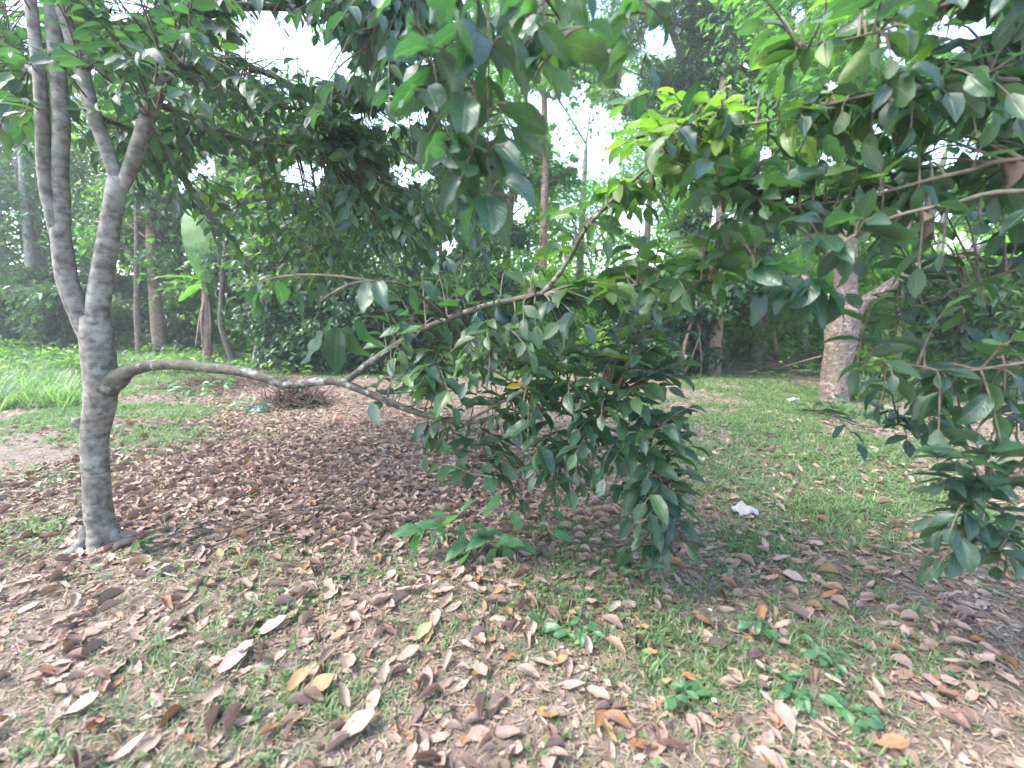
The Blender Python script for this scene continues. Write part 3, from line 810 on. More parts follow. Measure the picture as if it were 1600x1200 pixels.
# ------------------------------------------------------------------ right tree beside the camera: broad leaves overhead and at the right edge
def build_near_right_tree():
    base = np.array([2.75, 1.25, float(ground_h(2.75, 1.25))])
    root = thing('tree', 'broad leaved tree reaching in from the right edge with twigs hanging across the top', 'tree', base)
    tb = Tubes()
    X, Y = base[0], base[1]
    tb.add([base + np.array([0, 0, -.1]), (X, Y, .3), (X - .03, Y, 1.0), (X - .02, Y + .05, 1.9), (X - .1, Y, 2.9), (X - .2, Y - .1, 4.2)], [.16, .13, .11, .10, .08, .04], sides=16, rough=.02)
    link('trunk', tb.mesh('trunk', M_BARK), root)
    L = [([(X - .08, Y, 2.8), P(1560, -160, 1.5), P(1300, -140, 1.45), P(1100, -80, 1.4), P(950, -60, 1.4), P(800, -50, 1.45), P(650, -60, 1.6), P(540, -60, 1.9)], .035),
         ([(X - .02, Y, 1.95), P(1640, 130, 1.6), P(1500, 130, 1.6), P(1390, 142, 1.65), P(1290, 165, 1.75), P(1200, 190, 1.8), P(1080, 200, 1.9)], .014),
         ([(X - .02, Y, 1.8), P(1650, 250, 1.5), P(1500, 270, 1.5), P(1380, 300, 1.6), P(1270, 320, 1.7), P(1130, 330, 1.8)], .013),
         ([(X - .02, Y, 1.7), P(1650, 300, 1.4), P(1480, 320, 1.45), P(1380, 345, 1.5), P(1300, 390, 1.5), P(1250, 430, 1.5), P(1180, 440, 1.5)], .011),
         ([(X, Y, 1.5), P(1650, 560, 1.5), P(1500, 580, 1.5), P(1420, 570, 1.55), P(1340, 565, 1.6)], .010),
         ([(X, Y, 1.2), P(1650, 640, 1.8), P(1530, 645, 1.9), P(1450, 650, 2.0), P(1360, 668, 2.1), P(1300, 650, 2.2), P(1255, 640, 2.2)], .009),
         ([(X, Y, 1.05), P(1680, 700, 1.5), P(1590, 740, 1.5), P(1530, 780, 1.5), P(1560, 860, 1.5)], .009),
         ([(X - .05, Y, 2.3), P(1640, -20, 1.5), P(1500, 0, 1.55), P(1400, 40, 1.6), P(1330, 60, 1.65), P(1250, 75, 1.7)], .013),
         ([(X, Y, 1.6), P(1660, 420, 1.6), P(1560, 430, 1.7), P(1480, 460, 1.8), P(1400, 490, 1.8)], .010)]
    sk = []
    tl = Tubes()
    for pts, r0 in L:
        t2 = Tubes(); p = t2.add(pts, np.linspace(r0 * .75, r0 * .16, len(pts)), sides=8, sub=6, rough=.03); sk.append(p)
        link('branch', t2.mesh('branch', M_BARK_TWIG), root)
    tw = Tubes()
    # hanging twigs at the top centre
    drops = []
    for pts in [[(762, -60, 1.45), (764, 60, 1.45), (762, 200, 1.45), (768, 300, 1.45)], [(850, -55, 1.42), (850, 40, 1.4), (862, 120, 1.4), (880, 170, 1.4)], [(640, -60, 1.6), (660, 60, 1.6), (700, 170, 1.6), (745, 260, 1.6)],
                [(820, -50, 1.45), (900, 60, 1.6), (960, 100, 1.7), (1030, 130, 1.7)], [(1000, -60, 1.4), (1010, 20, 1.4), (1000, 80, 1.4)], [(740, 130, 1.45), (745, 210, 1.45), (720, 280, 1.45)]]:
        drops.append(tw.add([P(*q) for q in pts], [.005, .004, .003, .002][:len(pts)], sides=6))
    lv = Leaves(); R = leafy_region
    dk = np.vstack(drops)
    R(tw, lv, np.vstack([dk, sk[0]]), ((620, 830), (-40, 240), (1.35, 1.8)), 40, 5, .185, (.0, .45), hang=1.3)
    R(tw, lv, dk, ((690, 840), (200, 350), (1.35, 1.6)), 11, 4, .18, (.1, .5), hang=1.6)
    R(tw, lv, np.vstack([dk, sk[0]]), ((800, 1050), (-40, 100), (1.3, 1.6)), 22, 6, .15, (.2, .65), hang=1.2)
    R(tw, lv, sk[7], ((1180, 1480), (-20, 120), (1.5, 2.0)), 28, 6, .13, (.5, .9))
    R(tw, lv, sk[1], ((1020, 1400), (130, 260), (1.6, 2.0)), 34, 7, .12, (.78, .99), hang=.5)  # high tone range paints the backlit yellow-green glow into these leaves
    R(tw, lv, np.vstack([sk[2], sk[1][:20]]), ((1100, 1480), (220, 360), (1.5, 1.9)), 58, 7, .125, (.1, .7))
    R(tw, lv, np.vstack([sk[1], sk[2]]), ((1240, 1400), (120, 380), (1.6, 2.2)), 26, 7, .125, (.1, .7))
    R(tw, lv, sk[3], ((1150, 1400), (330, 440), (1.4, 1.6)), 16, 6, .14, (.05, .4), hang=1.0)
    for (x, y, x2, y2, sz, tn) in [(1262, 440, 1200, 485, .17, .2), (1262, 440, 1245, 505, .17, .2), (1262, 440, 1290, 500, .19, .15), (1270, 440, 1325, 470, .19, .2), (1255, 438, 1190, 450, .15, .4), (1300, 450, 1310, 500, .15, .1),
                               (1190, 455, 1175, 525, .14, .0), (1225, 440, 1165, 430, .14, .5), (1280, 435, 1245, 470, .16, .2)]:
        a = P(x, y, 1.5); b = P(x2, y2, 1.45)
        lv.add(a, unit(b - a), unit(np.array([rng.normal() * .3, -.7, 1.])), sz * .9, tn)
    R(tw, lv, np.vstack([sk[4], sk[8]]), ((1330, 1640), (440, 620), (1.4, 1.9)), 24, 7, .12, (.05, .6))
    R(tw, lv, sk[5], ((1340, 1640), (620, 720), (1.6, 2.1)), 10, 6, .10, (.05, .5))
    R(tw, lv, np.vstack([sk[5], sk[4]]), ((1370, 1640), (560, 720), (1.4, 2.0)), 26, 7, .12, (.0, .5))
    R(tw, lv, sk[6], ((1430, 1640), (680, 900), (1.3, 1.7)), 44, 7, .11, (.0, .35))
    R(tw, lv, np.vstack([sk[2], sk[3], sk[8]]), ((1380, 1660), (220, 440), (1.4, 2.1)), 64, 7, .12, (.05, .6))
    R(tw, lv, np.vstack([sk[1], sk[7]]), ((1380, 1660), (-40, 220), (1.4, 2.1)), 96, 8, .125, (.05, .55))
    sz_ = np.array(lv.s); pp = np.array(lv.p) + unit(np.array(lv.d)) * sz_[:, None] * .5; kp = gap_keep(pp, .85, .9, sz_ * .6)
    for nm in ('p', 'd', 'n', 's', 'r', 'y'):
        a = getattr(lv, nm); setattr(lv, nm, [q for q, kk in zip(a, kp) if kk])
    dp, de = [], []
    for x, y, x2, y2 in [(1436, 330, 1432, 372), (1448, 340, 1444, 400), (1425, 345, 1418, 395), (1452, 300, 1460, 345), (1560, 250, 1566, 290)]:
        dp.append(P(x, y, 1.55)); de.append(P(x2, y2, 1.55))
    dp = np.array(dp); de = np.array(de)
    for o in leaf_objects('leaf', DEADB, 'deadhang', dp, unit(de - dp), np.tile([.3, -.9, .4], (len(dp), 1)), np.full(len(dp), .10), np.full(len(dp), .3), M_DEAD, root, np.full(len(dp), .6)):
        o['label'] = 'dead brown hanging leaf'
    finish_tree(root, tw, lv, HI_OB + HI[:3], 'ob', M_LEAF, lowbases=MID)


build_near_right_tree()


# ------------------------------------------------------------------ trees, shrubs and undergrowth further back
def crown_points(clumps, n, spread=.45, flat=.7):
    c = rng.integers(0, len(clumps), n)
    cl = np.asarray(clumps, float)
    off = rng.normal(size=(n, 3)) * cl[c, 3:4] * spread * np.array([1, 1, flat])
    global CLUMP_TONE
    ct = rng.random(len(cl)) ** 1.2
    CLUMP_TONE = ct[c]
    return cl[c, :3] + off


def scatter_leaves(p, size, tone, droop=.5):
    n = len(p)
    a = rng.random(n) * 2 * math.pi
    d = np.stack([np.cos(a), np.sin(a), -droop * rng.random(n) * 2 + .3], 1)
    nr = np.stack([rng.normal(size=n) * .5, rng.normal(size=n) * .5, np.ones(n)], 1)
    return d, nr, size * (.65 + .7 * rng.random(n)), np.clip(tone[0] + (tone[1] - tone[0]) * rng.random(n), 0, .99)


def back_tree(name, label, cat, base, trunk, r0, clumps, nleaf, lsize, mat, bark, tone=(0, .99), group=None, bases=LOW, limbs=6, stem2=None, spread=.45, r1=None, flare=1.35, keep=.96):
    """trunk: list of points after the base; clumps: (x, y, z, r) of crown foliage"""
    base = np.asarray(base, float)
    root = thing(name, label, cat, base, group)
    tb = Tubes()
    pts = [base + np.array([0, 0, -.1]), base + np.array([0, 0, .12])] + [np.asarray(q, float) for q in trunk]
    n = len(pts)
    rad_ = [r0 * flare, r0 * 1.06] + list(np.linspace(r0, r1 if r1 else r0 * .45, n - 2))
    tp = tb.add(pts, rad_, sides=12, sub=5, rough=.03, lobes=.03)
    for s2 in (stem2 or []):
        q = [np.asarray(a, float) for a in s2[0]]
        tp = np.vstack([tp, tb.add(q, np.linspace(s2[1], s2[1] * .5, len(q)), sides=10, sub=5, rough=.03)])
    link('trunk', tb.mesh('trunk', bark), root)
    if clumps is not None and len(clumps):
        cl = np.asarray(clumps, float)
        zmin = base[2] + .35 * (tp[:, 2].max() - base[2])
        up = tp[tp[:, 2] > zmin]
        okc = np.where(gap_keep(cl[:, :3], 1.0, 1.3))[0]
        order = rng.permutation(okc)[:limbs]
        tl = Tubes()
        for j in order:
            c = cl[j, :3]; cand = up[up[:, 2] < c[2] + .2]
            if not len(cand): cand = up[:1]
            st = nearest(cand, c - np.array([0, 0, .6]))
            rr = r0 * .24
            tl.add([st, st * .5 + c * .5 + np.array([0, 0, .1]) + rng.normal(size=3) * .12, c], [rr, rr * .7, rr * .25], sides=6, sub=4, rough=.04)
            for _ in range(3):
                e = c + rng.normal(size=3) * cl[j, 3] * .5
                tl.add([c * .7 + st * .3, c * .4 + e * .6 + np.array([0, 0, .05]), e], [rr * .4, rr * .25, rr * .1], sides=5, sub=3)
        if tl.n:
            tag(link('branches', tl.mesh('branches', bark), root), kind='stuff')
        p = crown_points(clumps, int(nleaf * 1.6), spread)
        ctn = CLUMP_TONE
        kk = p[:, 2] > .12
        if keep: kk &= gap_keep(p, keep, 1.1, lsize)
        p = p[kk]; ctn = ctn[kk]
        d, nr, s, r = scatter_leaves(p, lsize * (1.5 if lsize < .15 else 1), tone)
        r = np.clip(r * .45 + (tone[0] + (tone[1] - tone[0]) * ctn) * .55, 0, .99)
        tag(link('crown', leaf_cloud('crown', bases, p, d, nr, s, r, mat), root), kind='stuff')
    return root


def clumps_px(boxes, per, r):
    """foliage clumps inside picture boxes at given depths"""
    out = []
    for (x0, x1), (y0, y1), (d0, d1) in boxes:
        for _ in range(per):
            q = P(x0 + (x1 - x0) * rng.random(), y0 + (y1 - y0) * rng.random(), d0 + (d1 - d0) * rng.random())
            if q[2] > .15:
                out.append((*q, r * (.7 + .6 * rng.random())))
    return out


# the stout tree at the right
def right_tree():
    b = G(1303, 628); D = float(b[1])
    root = thing('tree', 'stout pale brown tree with white flecked trunk forking low on the right grass', 'tree', b)
    def pl(l): return [P(x, y, D + d) for x, y, d in l]
    tb = Tubes()
    tb.add([b + np.array([0, 0, -.15])] + pl([(1303, 622, 0), (1305, 590, 0), (1309, 560, 0), (1313, 530, 0), (1318, 500, 0), (1326, 480, .03)]), [.25, .205, .185, .195, .215, .24, .20], sides=30, sub=7, rough=.05, lobes=.05)
    link('trunk', tb.mesh('trunk', M_BARK_BROWN), root)
    for pts, rr in [([(1318, 495, .02), (1322, 455, .03), (1320, 420, .04), (1322, 380, .05), (1328, 320, .1), (1336, 250, .15), (1340, 170, .2)], [.16, .15, .15, .14, .13, .11, .08]),
                    ([(1326, 500, 0), (1345, 475, -.05), (1372, 458, -.1), (1400, 440, -.15), (1430, 420, -.2), (1480, 405, -.25), (1560, 380, -.3)], [.14, .10, .085, .08, .08, .07, .05]),
                    ([(1304, 505, 0), (1290, 485, .05), (1272, 465, .1), (1255, 430, .2)], [.10, .075, .065, .05])]:
        t2 = Tubes(); t2.add(pl(pts), rr, sides=14, sub=6, rough=.05); link('limb', t2.mesh('limb', M_BARK_BROWN), root)
    cl = clumps_px([((1180, 1600), (-60, 260), (D - .8, D + 2.0))], 42, .75) + clumps_px([((1340, 1640), (240, 400), (D - .5, D + 1.5))], 12, .55)
    p = crown_points(cl, 17000); p = p[gap_keep(p, .97, 1.1, .12)]
    d, nr, s, r = scatter_leaves(p, .12, (.0, .7))
    tag(link('crown', leaf_cloud('crown', LOW, p, d, nr, s, r, M_LEAF_FAR), root), kind='stuff')
    ivy = G(1310, 640)
    return root


right_tree()

# mid-distance trees, one call each: (label, base px, trunk px list with depth offsets, radius px, crown boxes, leaves ...)
def mid(label, bx, by, tr, wpx, boxes, per, cr, nleaf, ls, mat, bark, tone=(0, .99), name='tree', cat='tree', dd=0, spread=.45, group=None, limbs=6, bases=LOW, stems=None, depth=None, keep=.96):
    b = G(bx, by)
    if depth is not None:
        q = P(bx, by, depth); b = np.array([q[0], depth, float(ground_h(q[0], depth))])
    D = float(b[1])
    trunk = [P(x, y, D + o) for x, y, o in tr]
    bxs = [((x0, x1), (y0, y1), (D + a, D + c)) for x0, x1, y0, y1, a, c in boxes]
    cl = clumps_px(bxs, per, cr)
    st = [([P(x, y, D + o) for x, y, o in s[0]], s[1]) for s in (stems or [])]
    return back_tree(name, label, cat, b, trunk, rad(wpx, D), cl, nleaf, ls, mat, bark, tone, group, bases, limbs, st, spread, keep=keep)


mid('slim tree with a dark reddish trunk behind the rising branch left of centre', 535, 560, [(545, 500, 0), (550, 430, 0), (548, 350, 0), (540, 250, .2), (530, 150, .3)], 15,
    [(380, 700, 180, 500, -1.0, 1.6)], 70, .5, 14000, .11, M_LEAF_DARK, M_BARK_RED, (0, .99))
mid('young tree with a dark forked stem rising behind the two hanging green bags', 748, 575, [(742, 500, 0), (736, 440, 0), (724, 395, 0), (712, 340, .1), (700, 280, .2)], 10,
    [(600, 830, 250, 500, -.7, 1.3)], 42, .45, 9000, .105, M_LEAF, M_BARK_DARK, (0, .8), stems=[([(736, 440, 0), (745, 400, 0), (760, 350, .1)], .03)])
mid('tall straight reddish trunk behind the bush at centre', 848, 560, [(848, 500, 0), (848, 420, 0), (850, 340, 0), (852, 250, 0), (850, 150, 0), (845, 20, 0)], 15,
    [(730, 930, 0, 300, -.6, 1.5)], 40, .6, 10000, .11, M_LEAF_FAR, M_BARK_RED, (.1, .99))
mid('straight brown trunk with leafy base standing just right of the bush', 1115, 584, [(1117, 540, 0), (1121, 490, 0), (1124, 430, 0), (1126, 350, 0), (1128, 250, 0), (1130, 100, 0)], 21,
    [(1020, 1240, 330, 470, -.8, 1.0), (1020, 1240, 100, 330, -.5, 1.0)], 24, .5, 9000, .11, M_LEAF, M_BARK_RED, (.1, .9))
mid('large fine leaved tree with crooked dark boughs at the top right of centre', 1180, 575, [(1190, 450, 0), (1200, 330, 0), (1215, 230, 0), (1200, 140, 0), (1160, 60, 0), (1150, -80, 0)], 20,
    [(960, 1330, -80, 210, -1.2, 1.2)], 80, .6, 26000, .10, M_LEAF_GREY, M_BARK_DARK, (0, .99), bases=NARROW, limbs=14, spread=.5,
    stems=[([(1215, 215, 0), (1245, 175, -.1), (1190, 130, -.2), (1130, 98, -.3), (1075, 92, -.4), (1050, 50, -.5), (1035, -10, -.6)], .11), ([(1200, 140, 0), (1225, 90, -.2), (1235, 0, -.3)], .09)])
mid('thick brown trunk at the forest edge left of the dry banana stump', 248, 540, [(245, 500, 0), (241, 450, 0), (237, 400, 0), (235, 330, 0), (232, 200, 0), (230, 60, 0)], 17,
    [(150, 330, 160, 390, -.2, 2.4)], 36, .7, 8000, .13, M_LEAF_DARK, M_BARK_RED, depth=12.4)
mid('thin pale trunk beside the thick brown one at the left forest edge', 216, 545, [(214, 500, 0), (213, 440, 0), (213, 370, 0), (212, 250, 0)], 8,
    [(150, 300, 300, 420, .3, 1.6)], 14, .6, 3200, .12, M_LEAF_FAR, M_BARK_BROWN, depth=12.0)
mid('leaning grey stemmed small tree just right of the dry banana stump', 364, 578, [(362, 560, 0), (352, 530, 0), (345, 505, 0), (346, 470, 0), (349, 420, 0), (352, 370, 0), (345, 330, .1)], 10,
    [(335, 450, 380, 450, .2, 1.2), (300, 430, 240, 340, .2, 1.4)], 13, .42, 3600, .11, M_LEAF, M_BARK_DARK, (.3, .95), stems=[([(349, 440, 0), (343, 415, 0), (338, 390, .1)], .02)])
mid('pruned coffee like bush with shining dark leaves left of centre', 398, 578, [(400, 555, 0), (404, 525, 0), (408, 490, 0), (415, 440, 0)], 9,
    [(380, 600, 420, 550, -.9, .9), (380, 560, 340, 450, -.4, 1.0)], 40, .40, 12000, .10, M_LEAF, M_BARK_GREY, (0, .8), name='shrub', cat='shrub')
mid('rounded glossy bush just behind the bend of the low branch', 505, 582, [(506, 560, 0), (508, 530, 0), (512, 490, 0)], 7,
    [(430, 640, 440, 568, -.3, .9)], 34, .4, 10000, .10, M_LEAF, M_BARK_DARK, (0, .9), name='shrub', cat='shrub')
mid('small twiggy shrub with two bare crossing stems left of centre', 412, 578, [(418, 560, -.1), (425, 535, -.1), (430, 505, -.1)], 6,
    [(400, 480, 480, 545, -.4, .4)], 9, .3, 1600, .09, M_LEAF_DARK, M_BARK_DARK, (0, .8), name='shrub', cat='shrub', stems=[([(414, 572, -.1), (408, 560, -.1), (398, 545, -.1)], .025)])
mid('broad leafed bush hiding a brown stump behind the low branch', 578, 572, [(576, 545, 0), (575, 520, 0)], 16,
    [(500, 720, 440, 560, -.2, 1.4)], 40, .45, 8000, .11, M_LEAF_FAR, M_BARK_RED, (.3, .99), name='shrub', cat='shrub')
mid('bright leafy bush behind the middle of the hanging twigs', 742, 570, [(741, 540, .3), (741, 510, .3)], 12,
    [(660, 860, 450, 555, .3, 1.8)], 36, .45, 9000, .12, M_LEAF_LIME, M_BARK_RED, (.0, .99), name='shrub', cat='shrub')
mid('tangled bush with thin leaning brown stems beside the straight brown trunk', 1064, 590, [(1066, 560, 0), (1072, 530, 0), (1085, 490, 0)], 7,
    [(950, 1120, 470, 575, -.2, 1.2)], 26, .4, 6000, .11, M_LEAF, M_BARK_RED, (.0, .8), name='shrub', cat='shrub', stems=[([(1064, 590, 0), (1080, 560, .1), (1095, 520, .1)], .03), ([(1093, 590, .2), (1096, 560, .1), (1090, 500, .1)], .02)])
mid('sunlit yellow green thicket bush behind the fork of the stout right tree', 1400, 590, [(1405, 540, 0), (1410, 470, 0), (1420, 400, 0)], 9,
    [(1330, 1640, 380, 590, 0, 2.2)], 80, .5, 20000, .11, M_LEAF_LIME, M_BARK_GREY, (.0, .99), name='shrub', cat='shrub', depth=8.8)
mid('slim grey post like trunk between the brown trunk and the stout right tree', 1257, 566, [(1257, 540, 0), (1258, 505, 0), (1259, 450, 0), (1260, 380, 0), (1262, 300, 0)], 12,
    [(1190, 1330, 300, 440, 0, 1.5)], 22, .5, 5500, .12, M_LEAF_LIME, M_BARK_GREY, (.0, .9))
mid('light leaved bush at the far right edge behind the near twigs', 1560, 610, [(1562, 560, 0), (1565, 500, 0)], 9,
    [(1440, 1700, 430, 600, 0, 1.5)], 36, .5, 8000, .11, M_LEAF, M_BARK_BROWN, (.3, .99), name='shrub', cat='shrub', depth=7.0)

# forest edge, left to right
FOREST = [  # px, base depth, height, crown radius, trunk r, label, mat, tone
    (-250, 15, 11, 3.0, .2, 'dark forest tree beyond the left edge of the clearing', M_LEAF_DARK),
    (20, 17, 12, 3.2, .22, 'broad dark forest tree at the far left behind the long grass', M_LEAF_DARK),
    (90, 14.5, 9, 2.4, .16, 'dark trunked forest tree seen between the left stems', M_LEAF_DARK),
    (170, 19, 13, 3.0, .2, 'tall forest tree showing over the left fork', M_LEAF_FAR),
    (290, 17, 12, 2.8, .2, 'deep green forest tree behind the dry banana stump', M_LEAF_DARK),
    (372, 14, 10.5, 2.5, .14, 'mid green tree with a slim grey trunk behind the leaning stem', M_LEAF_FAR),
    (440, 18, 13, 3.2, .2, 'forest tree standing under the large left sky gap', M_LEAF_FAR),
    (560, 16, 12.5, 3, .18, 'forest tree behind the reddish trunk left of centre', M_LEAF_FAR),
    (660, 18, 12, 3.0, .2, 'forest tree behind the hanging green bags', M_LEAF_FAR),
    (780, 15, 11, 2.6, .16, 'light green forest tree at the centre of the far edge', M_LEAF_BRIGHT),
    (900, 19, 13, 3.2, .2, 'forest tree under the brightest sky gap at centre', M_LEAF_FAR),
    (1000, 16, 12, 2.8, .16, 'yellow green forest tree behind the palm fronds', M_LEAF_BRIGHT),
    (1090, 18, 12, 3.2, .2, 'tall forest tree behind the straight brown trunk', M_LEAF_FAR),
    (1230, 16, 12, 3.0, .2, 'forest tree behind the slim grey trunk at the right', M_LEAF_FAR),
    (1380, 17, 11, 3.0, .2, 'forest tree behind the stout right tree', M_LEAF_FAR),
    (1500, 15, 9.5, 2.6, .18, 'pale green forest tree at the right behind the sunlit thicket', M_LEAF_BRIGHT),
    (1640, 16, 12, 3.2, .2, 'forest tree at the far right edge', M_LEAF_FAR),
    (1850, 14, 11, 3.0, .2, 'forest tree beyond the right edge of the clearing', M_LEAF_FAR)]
for px, dep, hh, rc, r0, lab, mt in FOREST:
    q = P(px, 540, dep); b = np.array([q[0], dep, float(ground_h(q[0], dep))])
    lean = rng.normal(size=2) * .4
    tr = [b + np.array([lean[0] * t, lean[1] * t, hh * t * .62]) for t in (.15, .35, .6, .8, 1)]
    cl = []
    for _ in range(int(60 * rc / 3)):
        u = unit(rng.normal(size=3)) * rng.random() ** .35
        zc = b[2] + hh * .56
        cl.append((b[0] + u[0] * rc, b[1] + u[1] * rc * .8, zc + u[2] * hh * .46, .9))
    back_tree('tree', lab, 'tree', b, tr, r0, cl, int(5200 * rc / 3), .2, mt, random.choice([M_BARK_GREY, M_BARK_BROWN, M_BARK_RED]), (0, .99), 'trees of the forest edge', limbs=7, spread=.55)

# shrubs closing the forest floor
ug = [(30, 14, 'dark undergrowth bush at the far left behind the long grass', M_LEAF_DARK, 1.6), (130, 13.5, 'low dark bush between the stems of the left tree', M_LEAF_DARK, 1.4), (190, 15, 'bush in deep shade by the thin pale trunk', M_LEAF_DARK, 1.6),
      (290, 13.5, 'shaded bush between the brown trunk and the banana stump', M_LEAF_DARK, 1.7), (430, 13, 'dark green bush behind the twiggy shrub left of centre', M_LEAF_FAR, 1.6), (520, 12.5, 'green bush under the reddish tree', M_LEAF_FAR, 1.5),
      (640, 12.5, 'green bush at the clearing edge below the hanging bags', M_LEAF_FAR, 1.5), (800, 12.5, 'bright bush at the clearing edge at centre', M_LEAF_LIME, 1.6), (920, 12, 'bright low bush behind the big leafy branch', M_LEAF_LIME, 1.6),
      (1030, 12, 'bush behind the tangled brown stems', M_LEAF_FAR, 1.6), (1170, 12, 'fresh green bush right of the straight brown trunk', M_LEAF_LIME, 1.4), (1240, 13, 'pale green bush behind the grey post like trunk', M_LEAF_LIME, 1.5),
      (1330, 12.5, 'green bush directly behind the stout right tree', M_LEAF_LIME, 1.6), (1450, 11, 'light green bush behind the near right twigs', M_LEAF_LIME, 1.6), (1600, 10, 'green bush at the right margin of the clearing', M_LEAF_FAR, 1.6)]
for px, dep, lab, mt, hh in ug:
    q = P(px, 540, dep); b = np.array([q[0], dep, float(ground_h(q[0], dep))])
    cl = []
    for _ in range(26):
        cl.append((b[0] + rng.normal() * 1.0, b[1] + rng.normal() * .6, b[2] + .15 + rng.random() ** 1.2 * hh * 1.5, .5))
    back_tree('shrub', lab, 'shrub', b, [b + np.array([.05, 0, hh * .4]), b + np.array([0, .05, hh * .8])], .05, cl, 3800, .13, mt, M_BARK_DARK, (0, .99), 'bushes along the clearing edge', limbs=5)

# the far wood
def far_wood():
    n = 60000
    a = (rng.random(n) - .5) * math.radians(150)
    r = 23 + rng.random(n) * 14
    x = np.sin(a) * r; y = np.cos(a) * r
    top = 8.5 + 6 * fbm(a * 6 + 20, a * 0 + 3, 1.4, 21, 3) + np.where(np.abs(a + .05) < .3, -1.0, 1.5)
    z = rng.random(n) ** 1.1 * top + ground_h(x, y)
    p = np.stack([x, y, z], 1)
    den = fbm(x, z * 2.2 + y * .7, .55, 8, 3)
    p = p[(den > .47 + .03 * (z > 5)) | (z < 2.0)]
    p = p[gap_keep(p, .98, 1.15, .42)]
    d, nr, s, rr = scatter_leaves(p, .42, (0, .99))
    rr = np.clip(rr * .4 + .7 * np.clip((fbm(p[:, 0], p[:, 2] * 1.5 + p[:, 1] * .5, .5, 60, 3) - .3) * 2.2, 0, 1), 0, .99)
    o = link('far_wood', leaf_cloud('far_wood', LOW, p, d, nr, s, rr, M_LEAF_FAR))
    tag(o, 'dense far wood closing the view behind the forest edge', kind='stuff')
    t = Tubes()
    for i in range(60):
        a0 = math.radians(-62 + 124 * (i + rng.random()) / 60); r0 = 20 + rng.random() * 10
        b = np.array([math.sin(a0) * r0, math.cos(a0) * r0, 0]); b[2] = ground_h(b[0], b[1])
        t.add([b, b + np.array([rng.normal() * .2, 0, 3]), b + np.array([rng.normal() * .4, 0, 6])], [.16, .12, .06], sides=6, sub=3)
    o = link('far_trunks', t.mesh('far_trunks', M_BARK_GREY)); tag(o, 'slim far trunks of the wood behind the clearing', kind='stuff')


far_wood()


# ------------------------------------------------------------------ banana, palm, stumps
def blade_strip(path, wmax, mat, torn=.0, fold=.25, nseg=16, name='leaf'):
    p, _ = smooth_path(path, np.ones(len(path)), 5)
    k = len(p); tan = unit(np.gradient(p, axis=0))
    vs, uv, f = [], [], []
    for i in range(k):
        t = i / (k - 1)
        s = np.cross(tan[i], [0, 0, 1.]) if abs(tan[0][2]) < .75 else np.cross(tan[i], [0, 1., .15]); s = unit(s)
        u = np.cross(s, tan[i])
        wd = wmax * .5 * max(.04, math.sin(math.pi * min(1, .05 + .93 * t)) ** .5)
        for c in (-1, -.5, 0, .5, 1):
            ww = wd * c * (1 - torn * rng.random() * (abs(c) == 1))
            vs.append(p[i] + s * ww - u * abs(c) * wd * fold + u * math.sin(i * 1.7) * .01); uv.append((.5 + c * .5, t))
    for i in range(k - 1):
        for j in range(4):
            a = i * 5 + j; f.append((a, a + 1, a + 6, a + 5))
    return quads_mesh(name, np.array(vs), f, mat, np.array(uv), np.full(len(vs), rng.random() * .9))


def banana():
    b = G(326, 572); D = float(b[1])
    root = thing('banana_plant', 'banana plant with a brown dried stem and broad light green leaves behind the low branch', 'banana plant', b)
    t = Tubes(); t.add([b + np.array([0, 0, -.1]), P(325, 560, D), P(324, 520, D), P(322, 470, D), P(320, 430, D)], [.14, .115, .10, .085, .07], sides=12, rough=.08)
    link('stem', t.mesh('stem', M_BARK_RED), root)
    t = Tubes()
    for i in range(5):
        a = rng.random() * 6
        t.add([P(323, 470, D) + np.array([math.cos(a) * .07, math.sin(a) * .07, 0]), P(322, 500, D) + np.array([math.cos(a) * .14, math.sin(a) * .12, 0]), P(316 + i * 2, 545, D) + np.array([math.cos(a) * .16, math.sin(a) * .12, 0])], [.02, .03, .012], sides=5)
    link('dry_sheath', t.mesh('dry_sheath', M_BARK_RED), root)
    for pts, wd in [([(321, 440, -.3), (319, 415, -.4), (310, 385, -.45), (300, 352, -.35), (296, 325, -.1)], .62), ([(321, 435, 0), (325, 400, 0), (322, 370, .1), (316, 335, .1)], .5), ([(320, 432, 0), (345, 410, .1), (372, 385, .2), (400, 380, .2)], .45),
                    ([(319, 436, 0), (290, 430, -.3), (255, 430, -.6), (235, 436, -.8)], .28), ([(319, 440, 0), (292, 445, -.3), (262, 450, -.5), (240, 452, -.6)], .2), ([(320, 436, 0), (300, 450, .4), (280, 470, .6)], .3)]:
        link('leaf', blade_strip([P(x, y, D + o) for x, y, o in pts], wd, M_BANANA, .12), root)


